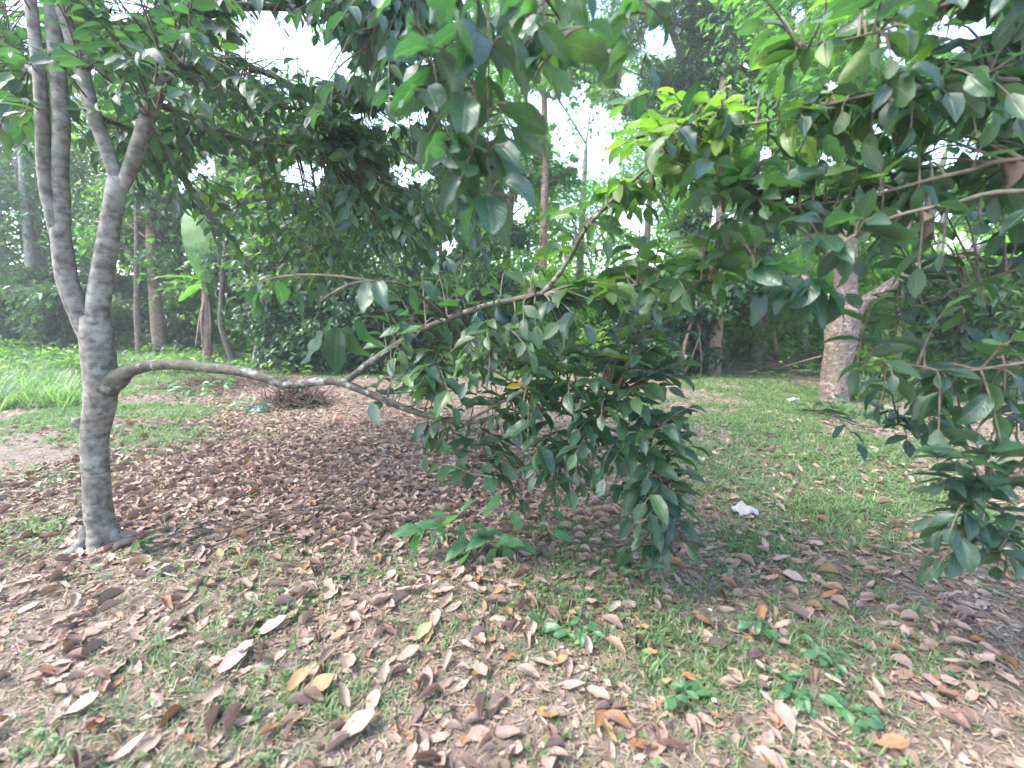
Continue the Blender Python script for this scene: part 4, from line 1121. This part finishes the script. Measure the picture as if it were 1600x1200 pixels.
def palm(label, bx, by, heads, length, nfr, tone_mat, hz, group='feathery palms'):
    b = G(bx, by); D = float(b[1])
    root = thing('palm', label, 'palm', b)
    top = np.array([b[0], b[1], b[2] + hz])
    t = Tubes(); t.add([b + np.array([0, 0, -.1]), b * .5 + top * .5, top], [.12, .09, .08], sides=10, rough=.08); link('trunk', t.mesh('trunk', M_BARK_RED), root)
    for i in range(nfr):
        a = 2 * math.pi * (i + .5 * rng.random()) / nfr
        el = .5 + .8 * rng.random()
        dr = np.array([math.cos(a), math.sin(a), 0])
        Lf = length * (.8 + .4 * rng.random())
        pts = [top, top + dr * Lf * .3 + np.array([0, 0, el * Lf * .45]), top + dr * Lf * .65 + np.array([0, 0, el * Lf * .5]), top + dr * Lf + np.array([0, 0, el * Lf * .2])]
        tb = Tubes(); pp = tb.add(pts, [.02, .015, .01, .004], sides=5, sub=8)
        fr = link('frond', tb.mesh('frond', M_FROND), root)
        k = len(pp); pos, dd, nn, ss, rr = [], [], [], [], []
        for j in range(4, k):
            for m_ in range(3):
                tt = (j + m_ / 3) / k; q = pp[j - 1] * (1 - m_ / 3) + pp[j] * (m_ / 3) if j < k else pp[j]
                td = unit(pp[min(j, k - 1)] - pp[j - 1]); sd_ = unit(np.cross(td, [0, 0, 1.]))
                for sg in (-1, 1):
                    pos.append(q); dd.append(unit(sd_ * sg + td * .7 + np.array([0, 0, -.25]))); nn.append(np.array([0, 0, 1.]) + sd_ * sg * .3)
                    ss.append(Lf * .26 * math.sin(math.pi * min(.97, tt * .85 + .12)) + .05); rr.append(rng.random() * .9)
        lf = link('leaflets', leaf_cloud('leaflets', [leaf_base(3, 1, .2, .5, 0, 0, .085, 'lance', 3)], np.array(pos), np.array(dd), np.array(nn), ss, rr, M_FROND), None)
        lf.parent = fr; lf.matrix_parent_inverse = fr.matrix_parent_inverse.copy() @ Matrix.Identity(4)
        lf.matrix_parent_inverse = Matrix.Translation(-Vector(root.location))
        fr_base = Matrix.Translation(-Vector(root.location)); fr.matrix_parent_inverse = fr_base
        lf.matrix_parent_inverse = Matrix.Identity(4)
        tag(lf, kind='stuff')


banana()
palm('bright green feathery palm behind the rising branch at centre', 905, 562, None, 1.9, 13, None, .9)
palm('bright feathery palm with arching fronds left of the straight brown trunk', 985, 558, None, 2.0, 12, None, .7)
palm('low feathery palm under the central sky gap', 815, 552, None, 1.5, 10, None, .5)


# ------------------------------------------------------------------ ground cover
def sample_ground(n, xr, yr):
    x = xr[0] + (xr[1] - xr[0]) * rng.random(n); y = yr[0] + (yr[1] - yr[0]) * rng.random(n)
    return x, y


def in_view(x, y, margin=140):
    px, py, z = proj(np.stack([x, y, ground_h(x, y)], 1))
    return (px > -margin) & (px < 1600 + margin) & (py < 1200 + margin) & (z > .3)


MARKS = [(157, 860, 'the foot of the left trunk'), (740, 870, 'the low sapling'), (662, 995, 'the olive green leaf'), (480, 1080, 'the two long orange leaves'), (375, 1035, 'the big grey mauve leaf'),
         (132, 1110, 'the lower left pink leaf'), (560, 1150, 'the long rust leaf at the bottom'), (1395, 1172, 'the lower right orange leaf'), (1245, 965, 'the maroon leaf at the right'),
         (960, 958, 'the round tan leaf'), (1025, 890, 'the tip of the drooping twig'), (750, 1055, 'the pale pointed leaf at centre'), (935, 1095, 'the broad bare patch leaf'), (1162, 806, 'the white paper scrap'),
         (1240, 1065, 'the rust red scrap'), (280, 905, 'the pale thin stick'), (440, 820, 'the long thin stick'), (862, 1150, 'the curved straw stick'), (60, 960, 'the left edge'), (1530, 1000, 'the right edge'),
         (270, 1180, 'the bottom edge at the left'), (1080, 1180, 'the weeds at the bottom edge'), (900, 870, 'the dry vine foot'), (530, 1000, 'the orange broken leaf'), (1330, 1130, 'the lowest leafy weed')]


# fallen leaves
def litter():
    xs, ys = [], []
    for n, xr, yr in [(60000, (-4.5, 4.5), (.5, 4.5)), (66000, (-9, 8), (4.5, 9)), (9000, (-16, 14), (9, 16)), (3000, (-5, 5), (-3, .5))]:
        x, y = sample_ground(n, xr, yr)
        g, l = fields(x, y)
        pr = (.16 + .84 * np.clip(l - g * .35, 0, 1)) * np.where(y < 2.5, .62, 1.0)
        k = rng.random(n) < pr
        xs.append(x[k]); ys.append(y[k])
    x = np.concatenate(xs); y = np.concatenate(ys)
    n = len(x)
    lift = rng.random(n) ** 2 * .020 - .007
    z = ground_h(x, y) + .006 + lift
    a = rng.random(n) * 2 * math.pi
    tilt = rng.normal(size=n) * .09
    d = np.stack([np.cos(a), np.sin(a), tilt], 1)
    nr = np.stack([rng.normal(size=n) * .2, rng.normal(size=n) * .2, np.ones(n)], 1)
    s = .028 + .092 * rng.random(n) ** 2.0 * np.where(y > 2.6, .75, .92)
    z = z + s * np.abs(tilt) * .6
    r = np.clip(rng.beta(2.2, 2.0, n), 0, .99)
    r = np.where(rng.random(n) < .15, .87 + .12 * rng.random(n), r * .86)
    pos = np.stack([x, y, z], 1)
    px, py, zc = proj(pos)
    vis = (px > 10) & (px < 1590) & (py < 1190) & (zc > .3)
    app = np.where(vis, s / np.maximum(zc, .3), 0)
    top = np.argsort(-app)[:235]
    mk = np.zeros(n, bool); mk[top] = True
    near = (~mk) & (y < 5.5)
    far = (~mk) & ~near
    tag(link('leaf_litter', leaf_cloud('leaf_litter', DEADB, pos[near], d[near], nr[near], s[near], r[near], M_DEAD)), 'brown dry leaf litter carpeting the soil', kind='stuff')
    tag(link('leaf_litter', leaf_cloud('leaf_litter', DEADL, pos[far], d[far], nr[far], s[far], r[far], M_DEAD)), 'brown dry leaf litter thinly spread over the far turf', kind='stuff')
    objs = leaf_objects('fallen_leaf', DEADB, 'dead', pos[top], d[top], nr[top], s[top], r[top], M_DEAD)
    seen = {}
    for o, i in zip(objs, top):
        c = 'dark brown' if r[i] < .22 else 'pinkish brown' if r[i] < .42 else 'greyish brown' if r[i] < .6 else 'pale tan' if r[i] < .86 else 'rust orange'
        sz = 'small' if s[i] < .085 else 'medium' if s[i] < .115 else 'large'
        k = min(range(len(MARKS)), key=lambda q: (px[i] - MARKS[q][0]) ** 2 + (py[i] - MARKS[q][1]) ** 2)
        mx, my, nm = MARKS[k]; dx, dy = px[i] - mx, py[i] - my
        rel = ('right of' if dx > 0 else 'left of') if abs(dx) > abs(dy) * 1.2 else ('in front of' if dy > 0 else 'behind')
        rel = ('just ' if math.hypot(dx, dy) < 45 else '') + rel
        tag(o, f'{sz} {c} dry leaf {rel} {nm}', 'fallen leaf', 'fallen leaves on the near ground')
        sx, sy, _z = proj(np.stack([pos[i], pos[i] + unit(d[i]) * s[i]]))
        seen.setdefault(o['label'], []).append((o, sx[1] - sx[0], sy[1] - sy[0]))
    for lab, lst in seen.items():
        if len(lst) > 1:
            for o, ax, ay in lst:
                tip = ('tip right' if ax > 0 else 'tip left') if abs(ax) > abs(ay) else ('tip forward' if ay > 0 else 'tip back')
                o['label'] = lab + ', ' + tip
    # smaller scraps
    n = 110000
    x, y = sample_ground(n, (-5, 5), (.6, 7)); g, l = fields(x, y); k = (rng.random(n) < .3 + .6 * l) & in_view(x, y); x, y = x[k], y[k]; n = len(x)
    a = rng.random(n) * 6.283
    d = np.stack([np.cos(a), np.sin(a), rng.normal(size=n) * .2], 1); nr = np.stack([rng.normal(size=n) * .4, rng.normal(size=n) * .4, np.ones(n)], 1)
    tag(link('leaf_scraps', leaf_cloud('leaf_scraps', DEADL, np.stack([x, y, ground_h(x, y) + .004 + rng.random(n) * .008], 1), d, nr, .014 + .035 * rng.random(n) ** 2, rng.random(n) * .95, M_DEAD)), 'small brown scraps of broken leaf on the soil', kind='stuff')
    # straw
    n = 90000
    x, y = sample_ground(n, (-4, 4), (.6, 5)); k = in_view(x, y); x, y = x[k], y[k]; n = len(x)
    a = rng.random(n) * 6.283
    d = np.stack([np.cos(a), np.sin(a), rng.normal(size=n) * .12], 1); nr = np.tile([0, 0, 1.], (n, 1)) + rng.normal(size=(n, 3)) * .2
    tag(link('dry_straw', leaf_cloud('dry_straw', BLADE, np.stack([x, y, ground_h(x, y) + .006 + rng.random(n) * .01], 1), d, nr, .03 + .07 * rng.random(n), rng.random(n), M_DRYGRASS)), 'pale dry straw and dead grass over the soil', kind='stuff')


litter()


def grass():
    P_, D_, N_, S_, R_ = [], [], [], [], []
    for n, xr, yr, h, nb in [(36000, (-3.5, 3.5), (.6, 3.2), .07, 6), (42000, (-7, 7), (3.2, 7.5), .065, 5), (36000, (-14, 12), (7.5, 14), .10, 4)]:
        x, y = sample_ground(n, xr, yr); k = in_view(x, y); x, y = x[k], y[k]
        g, l = fields(x, y)
        k = rng.random(len(x)) < g ** 1.3; x, y, g = x[k], y[k], g[k]
        for b in range(nb):
            m = len(x)
            xx = x + rng.normal(size=m) * .012; yy = y + rng.normal(size=m) * .012
            a = rng.random(m) * 6.283; el = .5 + 1.5 * rng.random(m)
            P_.append(np.stack([xx, yy, ground_h(xx, yy) - .003], 1)); D_.append(np.stack([np.cos(a), np.sin(a), el], 1))
            N_.append(np.stack([-np.cos(a) * .8, -np.sin(a) * .8, np.ones(m) * .6], 1)); S_.append(h * (.5 + .9 * rng.random(m)) * (.6 + .6 * g))
            R_.append(np.where(rng.random(m) < .06, .97, rng.random(m) * .85))
    p, d, nn, s, r = [np.concatenate(a) for a in (P_, D_, N_, S_, R_)]
    tag(link('grass', leaf_cloud('grass', BLADE, p, d, nn, s, r, M_GRASS, np.full(len(p), 1.35))), 'short green grass growing in loose tufts between fallen leaves', kind='stuff')
    # broad leaved weeds
    n = 52000
    x, y = sample_ground(n, (-8, 8), (.7, 9)); k = in_view(x, y); x, y = x[k], y[k]; g, l = fields(x, y)
    cl = fbm(x, y, 2.6, 31, 3)
    k = rng.random(len(x)) < np.clip(g * (cl - .35) * 3.2, 0, 1); x, y = x[k], y[k]
    Pp, Dd, Nn, Ss, Rr = [], [], [], [], []
    for b in range(4):
        m = len(x); a = rng.random(m) * 6.283; xx = x + rng.normal(size=m) * .012; yy = y + rng.normal(size=m) * .012
        Pp.append(np.stack([xx, yy, ground_h(xx, yy) + .008 + .03 * rng.random(m)], 1)); Dd.append(np.stack([np.cos(a), np.sin(a), .1 + .4 * rng.random(m)], 1))
        Nn.append(np.tile([0, 0, 1.], (m, 1)) + rng.normal(size=(m, 3)) * .3); Ss.append(.014 + .024 * rng.random(m)); Rr.append(rng.random(m) * .8)
    tag(link('ground_weeds', leaf_cloud('ground_weeds', [leaf_base(2, 1, .2, .3, 0, 0, .62, 'ovate', 2)], np.concatenate(Pp), np.concatenate(Dd), np.concatenate(Nn), np.concatenate(Ss), np.concatenate(Rr), M_GRASS)), 'small round leaved weeds spreading through the turf', kind='stuff')
    n = 34000
    x, y = sample_ground(n, (-15, 13), (8.6, 15.5)); k = in_view(x, y); x, y = x[k], y[k]
    c = fbm(x, y, .9, 71, 3); k = rng.random(len(x)) < np.clip((c - .38) * 4 * np.clip((y - 8.2) / 3, .1, 1), 0, 1); x, y, c = x[k], y[k], c[k]
    m = len(x); a = rng.random(m) * 6.283
    tag(link('undergrowth', leaf_cloud('undergrowth', MID, np.stack([x, y, ground_h(x, y) + .02 + rng.random(m) * (c - .3) * 1.3], 1), np.stack([np.cos(a), np.sin(a), .3 * rng.normal(size=m)], 1),
        np.tile([0, 0, 1.], (m, 1)) + rng.normal(size=(m, 3)) * .35, .07 + .12 * rng.random(m), rng.random(m) * .95, M_LEAF_FAR)), 'leafy green undergrowth along the foot of the forest edge', kind='stuff')
    # long grass along the left forest edge and sword leaved clumps at the right back
    def tall(boxes, n, h, label, wsc):
        Pq, Dq, Nq, Sq, Rq = [], [], [], [], []
        for (x0, x1, y0, y1) in boxes:
            px = x0 + (x1 - x0) * rng.random(n); py = y0 + (y1 - y0) * rng.random(n)
            for i in range(n):
                q = G(px[i], py[i]); c = fbm(q[0], q[1], .8, 40, 2)
                if rng.random() > (float(c) - .25) * 2.4: continue
                for b in range(12):
                    a = rng.random() * 6.283
                    Pq.append(q + np.array([rng.normal() * .05, rng.normal() * .05, 0])); Dq.append((math.cos(a), math.sin(a), 1.2 + 1.5 * rng.random())); Nq.append((-math.cos(a), -math.sin(a), .7))
                    Sq.append(h * (.5 + .8 * rng.random())); Rq.append(rng.random() * .8)
        tag(link('long_grass', leaf_cloud('long_grass', BLADE, np.array(Pq), np.array(Dq), np.array(Nq), np.array(Sq), np.array(Rq), M_LONGGRASS, np.full(len(Pq), wsc))), label, kind='stuff')
    tall([(-60, 320, 545, 585), (120, 330, 550, 575), (-60, 120, 560, 640)], 700, .38, 'long soft grass along the left edge of the clearing', .8)
    tall([(1130, 1300, 563, 578), (1330, 1600, 575, 625), (460, 1000, 556, 572)], 420, .33, 'rank sword leaved grass along the right and far edge', 1.5)


grass()


# ------------------------------------------------------------------ small plants near the camera
def small_plant(name, label, base, leaflist, stems, mat, bases=HI, cat='sapling'):
    root = thing(name, label, cat, base)
    t = Tubes()
    for pts, r in stems:
        t.add(pts, np.linspace(r, r * .4, len(pts)), sides=6)
    link('stem', t.mesh('stem', M_BARK_TWIG), root)
    p = np.array([q[0] for q in leaflist]); e = np.array([q[1] for q in leaflist]); e = p + (e - p) * 1.12
    d = unit(e - p); s = np.linalg.norm(e - p, axis=1)
    n = np.tile([0, -.25, 1.], (len(p), 1)) + rng.normal(size=(len(p), 3)) * .2
    leaf_objects('leaf', bases, name, p, d, n, s, rng.random(len(p)) * .9, mat, root)
    return root


def saplings():
    b = G(742, 872); D = float(b[1])
    def q(x, y, h=0.0, dd=0.0): return P(x, y, D + dd)
    L = []
    for x, y, x2, y2 in [(660, 828, 617, 829), (662, 832, 640, 850), (672, 832, 675, 862), (690, 828, 655, 815), (688, 830, 698, 850), (700, 820, 712, 800), (680, 815, 700, 838), (735, 845, 780, 820), (740, 852, 700, 850), (735, 862, 712, 890),
                         (742, 862, 755, 888), (770, 850, 810, 840), (785, 850, 795, 903), (775, 858, 765, 880), (790, 845, 832, 858), (800, 800, 812, 825), (720, 800, 740, 780), (700, 808, 676, 800), (755, 800, 785, 780), (760, 830, 735, 815),
                         (770, 840, 740, 835), (860, 800, 885, 808), (866, 832, 890, 842), (725, 815, 715, 845)]:
        L.append((q(x, y, 0, rng.normal() * .04), q(x2, y2, 0, rng.normal() * .05 - .03)))
    st = [([b, q(735, 850), q(700, 825), q(662, 828)], .006), ([b, q(760, 850), q(785, 846)], .006), ([b, q(750, 820), q(790, 785, 0, .1), q(830, 745, 0, .2)], .007), ([b, q(738, 840), q(720, 805)], .005)]
    small_plant('sapling', 'low sapling with fresh pointed green leaves on the litter below the bush', b, L, st, M_SEED)
    b = G(222, 862); D = float(b[1]); L = []
    for x2, y2 in [(180, 868), (205, 850), (262, 822), (240, 868), (230, 832), (196, 840), (248, 845)]:
        L.append((P(218, 848, D), P(218 + (x2 - 218) * .8, 848 + (y2 - 848) * .8, D - .03 + rng.normal() * .03)))
    small_plant('seedling', 'small rosette seedling with narrow glossy leaves at the foot of the left trunk', b, L, [([b, P(219, 848, D)], .005)], M_LEAF_DARK, bases=[leaf_base(8, 2, .2, .35, .02, .2, .24, 'lance', 77)], cat='seedling')
    b = G(845, 985); D = float(b[1]); L = []
    for x, y, x2, y2 in [(845, 975, 832, 960), (847, 985, 870, 975), (860, 1000, 885, 990), (862, 1005, 850, 1022), (850, 980, 850, 1000)]:
        L.append((P(x, y, D - .03), P(x2, y2, D - .05)))
    small_plant('seedling', 'tiny two leaved seedling in the near litter left of the round tan leaf', b, L, [([b, P(846, 978, D - .02)], .003)], M_SEED, cat='seedling')
    # leafy weeds in the near right corner
    spots = [(1290, 1040, 9, 'left of the two by the lower right corner'), (1330, 1130, 8, 'nearest the lower edge at the right'), (1060, 1100, 7, 'among grass tufts right of the bare patch'), (1180, 985, 6, 'beside the dark maroon leaf'),
             (910, 1000, 6, 'beside the round tan leaf near the centre'), (1240, 1090, 7, 'between the grass tufts near the orange leaf'), (1000, 905, 6, 'under the tip of the drooping twig'), (690, 845, 5, 'just left of the low sapling')]
    for x, y, k, wh in spots:
        b = G(x, y); D = float(b[1]); L = []; st = []
        for i in range(k):
            a = rng.random() * 6.283; rr = .02 + .05 * rng.random(); hh = .03 + .05 * rng.random()
            c = b + np.array([math.cos(a) * rr, math.sin(a) * rr, hh]); st.append(([b, c], .002))
            L.append((c, c + np.array([math.cos(a), math.sin(a), .1]) * (.035 + .03 * rng.random())))
            a += 2.2; L.append((c, c + np.array([math.cos(a), math.sin(a), .05]) * (.03 + .03 * rng.random())))
        small_plant('weed', f'small dark green leafy weed {wh}', b, L, st, M_SEED, bases=HI_OB, cat='weed')
    # saplings in front of the brush heap
    for x, y, wh in [(300, 615, 'left of the brush heap'), (345, 618, 'in front of the leaning stem'), (398, 640, 'beside the bluish scrap'), (1300, 640, 'at the foot of the stout right tree'), (1340, 650, 'right of the foot of the stout right tree'), (1270, 650, 'left of the foot of the stout right tree')]:
        b = G(x, y); L = []; st = []
        for i in range(16):
            a = rng.random() * 6.283; rr = .05 + .2 * rng.random(); hh = .04 + .22 * rng.random()
            c = b + np.array([math.cos(a) * rr, math.sin(a) * rr, hh]); st.append(([b, c], .004)); L.append((c, c + np.array([math.cos(a), math.sin(a), -.1]) * (.09 + .06 * rng.random())))
        small_plant('seedling', f'low clump of green seedlings {wh}', b, L, st, M_SEED if x < 1200 else M_LEAF_DARK, bases=MID, cat='seedling')


saplings()


# ------------------------------------------------------------------ standout fallen leaves
def hero_leaves():
    L = [  # centre px, tip px offset, len m, tone, label
        (662, 995, 30, -25, .12, None, 'olive green fallen leaf lying flat in the near centre'), (750, 1008, 14, 25, .12, .5, 'large oval pink brown leaf near the centre front'),
        (750, 1055, 12, 26, .12, .75, 'pale tan pointed leaf standing up behind a small curled one'), (680, 975, 12, -28, .11, .4, 'curled brown leaf beside the olive green leaf'),
        (497, 1085, 34, -14, .15, .93, 'long orange brown leaf among grass left of centre front'), (468, 1072, 26, -22, .12, .9, 'orange brown leaf paired just left of the long one'),
        (375, 1035, 34, -22, .17, .55, 'big grey mauve leaf lying left of centre front'), (530, 1000, 22, -8, .08, .93, 'bright orange broken leaf in the litter left of the olive leaf'),
        (132, 1110, 26, -12, .11, .6, 'pink tan leaf on shaded soil at the lower left'), (560, 1145, 34, -18, .15, .35, 'long rust brown curled leaf at the bottom left of centre'),
        (583, 1105, 12, -26, .10, .8, 'pointed tan leaf standing just above the rust one'), (1395, 1172, 34, 2, .11, .92, 'orange tan leaf near the lower right corner'),
        (1245, 965, -30, -14, .15, .05, 'dark maroon leaf at the right front'), (1018, 1028, 16, 6, .075, .92, 'small rust orange leaf between grass at right of centre'), (1005, 990, 12, 4, .07, .92, 'small orange leaf beside the round tan leaf'),
        (960, 958, 14, -8, .09, .7, 'round tan leaf standing at right of centre front'), (877, 1040, 14, -4, .07, .88, 'small amber leaf right of the bare patch'), (1165, 985, -22, -18, .12, .6, 'pink tan leaf in the dry grass at the right'),
        (1120, 1015, -22, 8, .12, .05, 'deep maroon leaf beside the small rust orange leaf'), (832, 812, 14, 5, .10, .93, 'orange leaf below the hanging bush twigs'), (1240, 910, -30, -6, .14, .78, 'long tan curled leaf on turf at the right'),
        (545, 1045, -8, 30, .13, .8, 'folded straw coloured leaf left of centre front'), (640, 1030, 24, -10, .11, .3, 'dull brown curled leaf below the olive green leaf'), (1225, 1130, -14, -28, .13, .55, 'brown leaf on bare soil at the right front'),
        (935, 1095, 20, 16, .12, .45, 'broad brown leaf lying in the bare patch right of centre'), (1240, 1065, 6, 14, .06, .93, 'vivid rust red leaf scrap at the right front'), (430, 985, 30, -14, .14, .8, 'pale grey flattened leaf in the grass left of centre'),
        (350, 790, 22, -10, .11, .6, 'pink brown leaf on the litter behind the thin stick'), (610, 905, 18, -12, .10, .75, 'pale dry leaf left of the low sapling'), (1215, 1010, 20, 14, .12, .35, 'brown curled leaf behind the rust red scrap')]
    for cx, cy, ox, oy, ln, tn, lab in L:
        c = G(cx, cy); e = G(cx + ox, cy + oy)
        d = unit(e - c); d[2] = .12 + .1 * rng.random()
        p = c - unit(d) * ln * .5; p[2] = c[2] + .022
        mat = M_DEAD if tn is not None else simple_material('olive_leaf', (.16, .19, .07), .6, .3)
        o = leaf_objects('fallen_leaf', [DEADB[i] for i in (0, 2, 5, 7)], 'hero', [p], [d], [np.array([.15, -.25, 1.])], [ln * .92], [tn if (tn or 0) > .86 else min(tn or .5, .6)], mat)[0]
        tag(o, lab, 'fallen leaf')


hero_leaves()


# ------------------------------------------------------------------ sticks, scraps, bags, brush
def stick(name, label, pts, r, cat='stick', mat=None, branch=None):
    t = Tubes(); t.add(pts, np.linspace(r, r * .5, len(pts)), sides=7, rough=.12)
    for bp in (branch or []):
        t.add(bp, np.linspace(r * .6, r * .3, len(bp)), sides=6)
    o = bpy.data.objects.new(name, t.mesh(name, mat or M_BARK_TWIG)); C.objects.link(o)
    tag(o, label, cat)


def gz(x, y, h=.02):
    q = G(x, y).copy(); q[2] += h; return q


stick('stick', 'long thin stick lying on the litter left of centre', [gz(330, 858), gz(380, 838), gz(440, 815, .04), gz(500, 800), gz(560, 795)], .009)
stick('stick', 'pale thin stick in front of the left trunk', [gz(235, 890), gz(275, 905), gz(320, 900)], .006, mat=M_BARK_GREY)
stick('stick', 'fallen bare twig lying on the turf in front of the stout tree', [gz(1270, 655), gz(1310, 668), gz(1370, 672, .05)], .012, branch=[[gz(1310, 668), gz(1345, 660, .05)]])
stick('stick', 'pale curved straw like stick in the bottom centre', [gz(840, 1115, .01), gz(862, 1150, .015), gz(872, 1198, .01)], .005, mat=M_BARK_GREY)
stick('stick', 'slender stick on the litter below the tree branch left of centre', [gz(470, 700), gz(495, 690), gz(520, 672)], .008)
stick('stick', 'short dead stick poking from the turf at the right', [gz(1260, 815), gz(1285, 830), gz(1300, 850)], .009)
stick('dry_vine', 'thin dry vine trailing from the bush down to the litter', [P(806, 690, D0 - .3), P(815, 745, D0 - .35), P(820, 800, D0 - .4), gz(812, 850)], .004, cat='vine')
stick('log', 'weathered log lying across the far edge behind the leaning stem', [gz(372, 560, .12), gz(395, 561, .1), gz(412, 563, .1)], .10, cat='log', mat=M_BARK_BROWN)
stick('log', 'pale fallen log across the far edge left of the stout tree', [gz(1150, 572, .08), gz(1200, 575, .1), gz(1270, 574, .08)], .07, cat='log', mat=M_BARK_BROWN)
stick('log', 'leaning dead branch resting against the stout right tree', [gz(1215, 580, .05), P(1250, 566, 7.2), P(1287, 555, 6.7)], .02, cat='branch', mat=M_BARK_TWIG)
stick('dead_stalk', 'upright dry stalk at the far edge behind the turf', [gz(1214, 570, 0), P(1212, 545, 10.8), P(1210, 515, 10.8)], .06, cat='stalk', mat=M_BARK_RED)


M_ROOT = bark_material('dark_reddish_root', (.05, .026, .02), (.14, .08, .06), lich_amt=0, ring=.2)


def brush_heap(label, cx, cy, rx, rz, n, mat, ln=.35, up=.35):
    b = G(cx, cy); t = Tubes()
    for i in range(n):
        a = rng.random() * 6.283; rr = rng.random() ** .7 * rx
        p = b + np.array([math.cos(a) * rr, math.sin(a) * rr * .6, .02 + rng.random() * rz * (1 - rr / rx)])
        d = rng.normal(size=3) * np.array([1, 1, up]); d = unit(d) * ln * (.4 + .7 * rng.random())
        e = p + d; e[2] = max(e[2], float(ground_h(e[0], e[1])) + .01)
        t.add([p, (p + e) / 2 + rng.normal(size=3) * .03, e], [.008, .007, .003], sides=4, sub=2)
    o = bpy.data.objects.new('brush_heap', t.mesh('brush_heap', mat)); C.objects.link(o)
    tag(o, label, 'brush heap', kind='stuff')


brush_heap('low heap of dead brown twigs and roots behind the low branch', 462, 634, .5, .34, 520, M_ROOT, .36, 1.1)
brush_heap('scattered dead twigs under the leaning grey stem', 345, 602, 1.3, .12, 320, M_ROOT, .5)
brush_heap('pile of cut dead stems along the far edge left of the stout tree', 1190, 578, 1.9, .3, 320, M_BARK_BROWN, .9)
brush_heap('dry stalks heaped behind the grey post like trunk', 1230, 566, 1.2, .6, 220, M_DRYGRASS, .8)


def crumple(name, label, cx, cy, w_, h_, zz, mat, seed, cat):
    c = G(cx, cy); n = 12; vs = []; f = []
    r = np.random.default_rng(seed)
    ph = r.random(4) * 6
    for i in range(n):
        for j in range(n):
            u = i / (n - 1) - .5; v = j / (n - 1) - .5
            edge = 1 - .25 * (abs(u) * 2) ** 3 - .2 * math.sin(5 * v + ph[0]) * abs(u)
            z = zz * (1.15 - 2.2 * (u * u + v * v)) * (.5 + .5 * abs(math.sin(u * 7 + ph[1]) * math.cos(v * 5 + ph[2])) + .5 * abs(math.sin((u + v) * 6 + ph[3]))) + r.random() * zz * .18
            x = c[0] + u * w_ + .1 * w_ * math.sin(v * 6 + ph[3]); y = c[1] + v * h_ * edge
            vs.append((x, y, float(ground_h(x, y)) + .008 + max(0, z)))
    for i in range(n - 1):
        for j in range(n - 1):
            a = i * n + j; f.append((a, a + n, a + n + 1, a + 1))
    o = bpy.data.objects.new(name, quads_mesh(name, np.array(vs), f, mat, smooth=False)); C.objects.link(o)
    md = o.modifiers.new('thickness', 'SOLIDIFY'); md.thickness = .0015
    tag(o, label, cat)


M_WHITE = simple_material('white_scrap', (.42, .41, .42), .6, .3, 14, .2)
M_BLUE = simple_material('bluish_scrap', (.16, .26, .30), .4, .2, 12)
M_BAG = simple_material('dark_green_plastic', (.004, .035, .020), .25, .3, 9, .15, (.6, 1, .8))
crumple('paper_scrap', 'crumpled white paper scrap on the turf right of the bush', 1162, 806, .15, .13, .06, M_WHITE, 3, 'paper scrap')
crumple('paper_scrap', 'small white scrap on the turf left of the stout tree', 1238, 628, .18, .12, .04, M_WHITE, 5, 'paper scrap')
crumple('plastic_scrap', 'flat bluish plastic scrap in the grass before the brush heap', 402, 643, .22, .16, .03, M_BLUE, 8, 'plastic scrap')
crumple('paper_scrap', 'pale plastic sheet lying by the fallen log at the far edge', 1262, 583, .5, .3, .06, simple_material('pale_sheet', (.5, .55, .55), .5, .12), 9, 'plastic sheet')


def bag(label, px, py, dep, w_, h_, lean, seed):
    c = P(px, py, dep); r = np.random.default_rng(seed)
    n, k = 14, 14; vs = []; f = []
    root = thing('plastic_bag', label, 'plastic bag', c)
    for i in range(n + 1):
        t = i / n
        ww = w_ * (.12 + .9 * math.sin(min(1, t * 1.05) * math.pi * .62) ** .9) * (1 if t < .93 else .7)
        for j in range(k):
            a = 2 * math.pi * j / k
            rr = ww * .5 * (1 + .22 * math.sin(3 * a + t * 5 + seed) + .16 * math.sin(5 * a - t * 9) + .16 * r.random())
            vs.append(c + np.array([math.cos(a) * rr + lean * t, math.sin(a) * rr * .5, -t * h_]))
    for i in range(n):
        for j in range(k):
            f.append((i * k + j, i * k + (j + 1) % k, (i + 1) * k + (j + 1) % k, (i + 1) * k + j))
    v = np.array(vs); me = quads_mesh('bag_body', v, f, M_BAG); link('bag_body', me, root)
    t = Tubes()
    for s in (-1, 1):
        t.add([c + np.array([s * .008, 0, -.02]), c + np.array([s * .014, 0, .02]), c + np.array([0, s * .01, .035])], [.006, .004, .003], sides=5)
    link('handle', t.mesh('handle', M_BAG), root)


bag('dark green plastic bag hanging from the rising branch, the smaller left one', 747, 486, D0 - .38, .075, .085, .01, 1)
bag('shiny dark green plastic bag hanging from the rising branch, the longer right one', 776, 478, D0 - .40, .085, .12, .05, 5)


def flower(label, x, y):
    b = gz(x, y, .05); root = thing('flower', label, 'flower', G(x, y))
    t = Tubes(); t.add([G(x, y), b], [.0012, .0010], sides=4); link('stem', t.mesh('stem', M_SEED), root)
    ps = []; n = 5
    a = np.arange(n) * 2 * math.pi / n
    link('petals', leaf_cloud('petals', [leaf_base(2, 1, .1, .2, 0, 0, .7, 'obovate', 1)], np.tile(b, (n, 1)), np.stack([np.cos(a), np.sin(a), a * 0 + .3], 1), np.tile([0, 0, 1.], (n, 1)), np.full(n, .011), np.full(n, .5), simple_material('pale_blue_petal', (.5, .6, .85), .6, .1)), root)


flower('tiny pale blue flower beside the deep maroon leaf', 1108, 967)
flower('tiny pale blue flower in the lower right of centre grass', 1114, 1112)
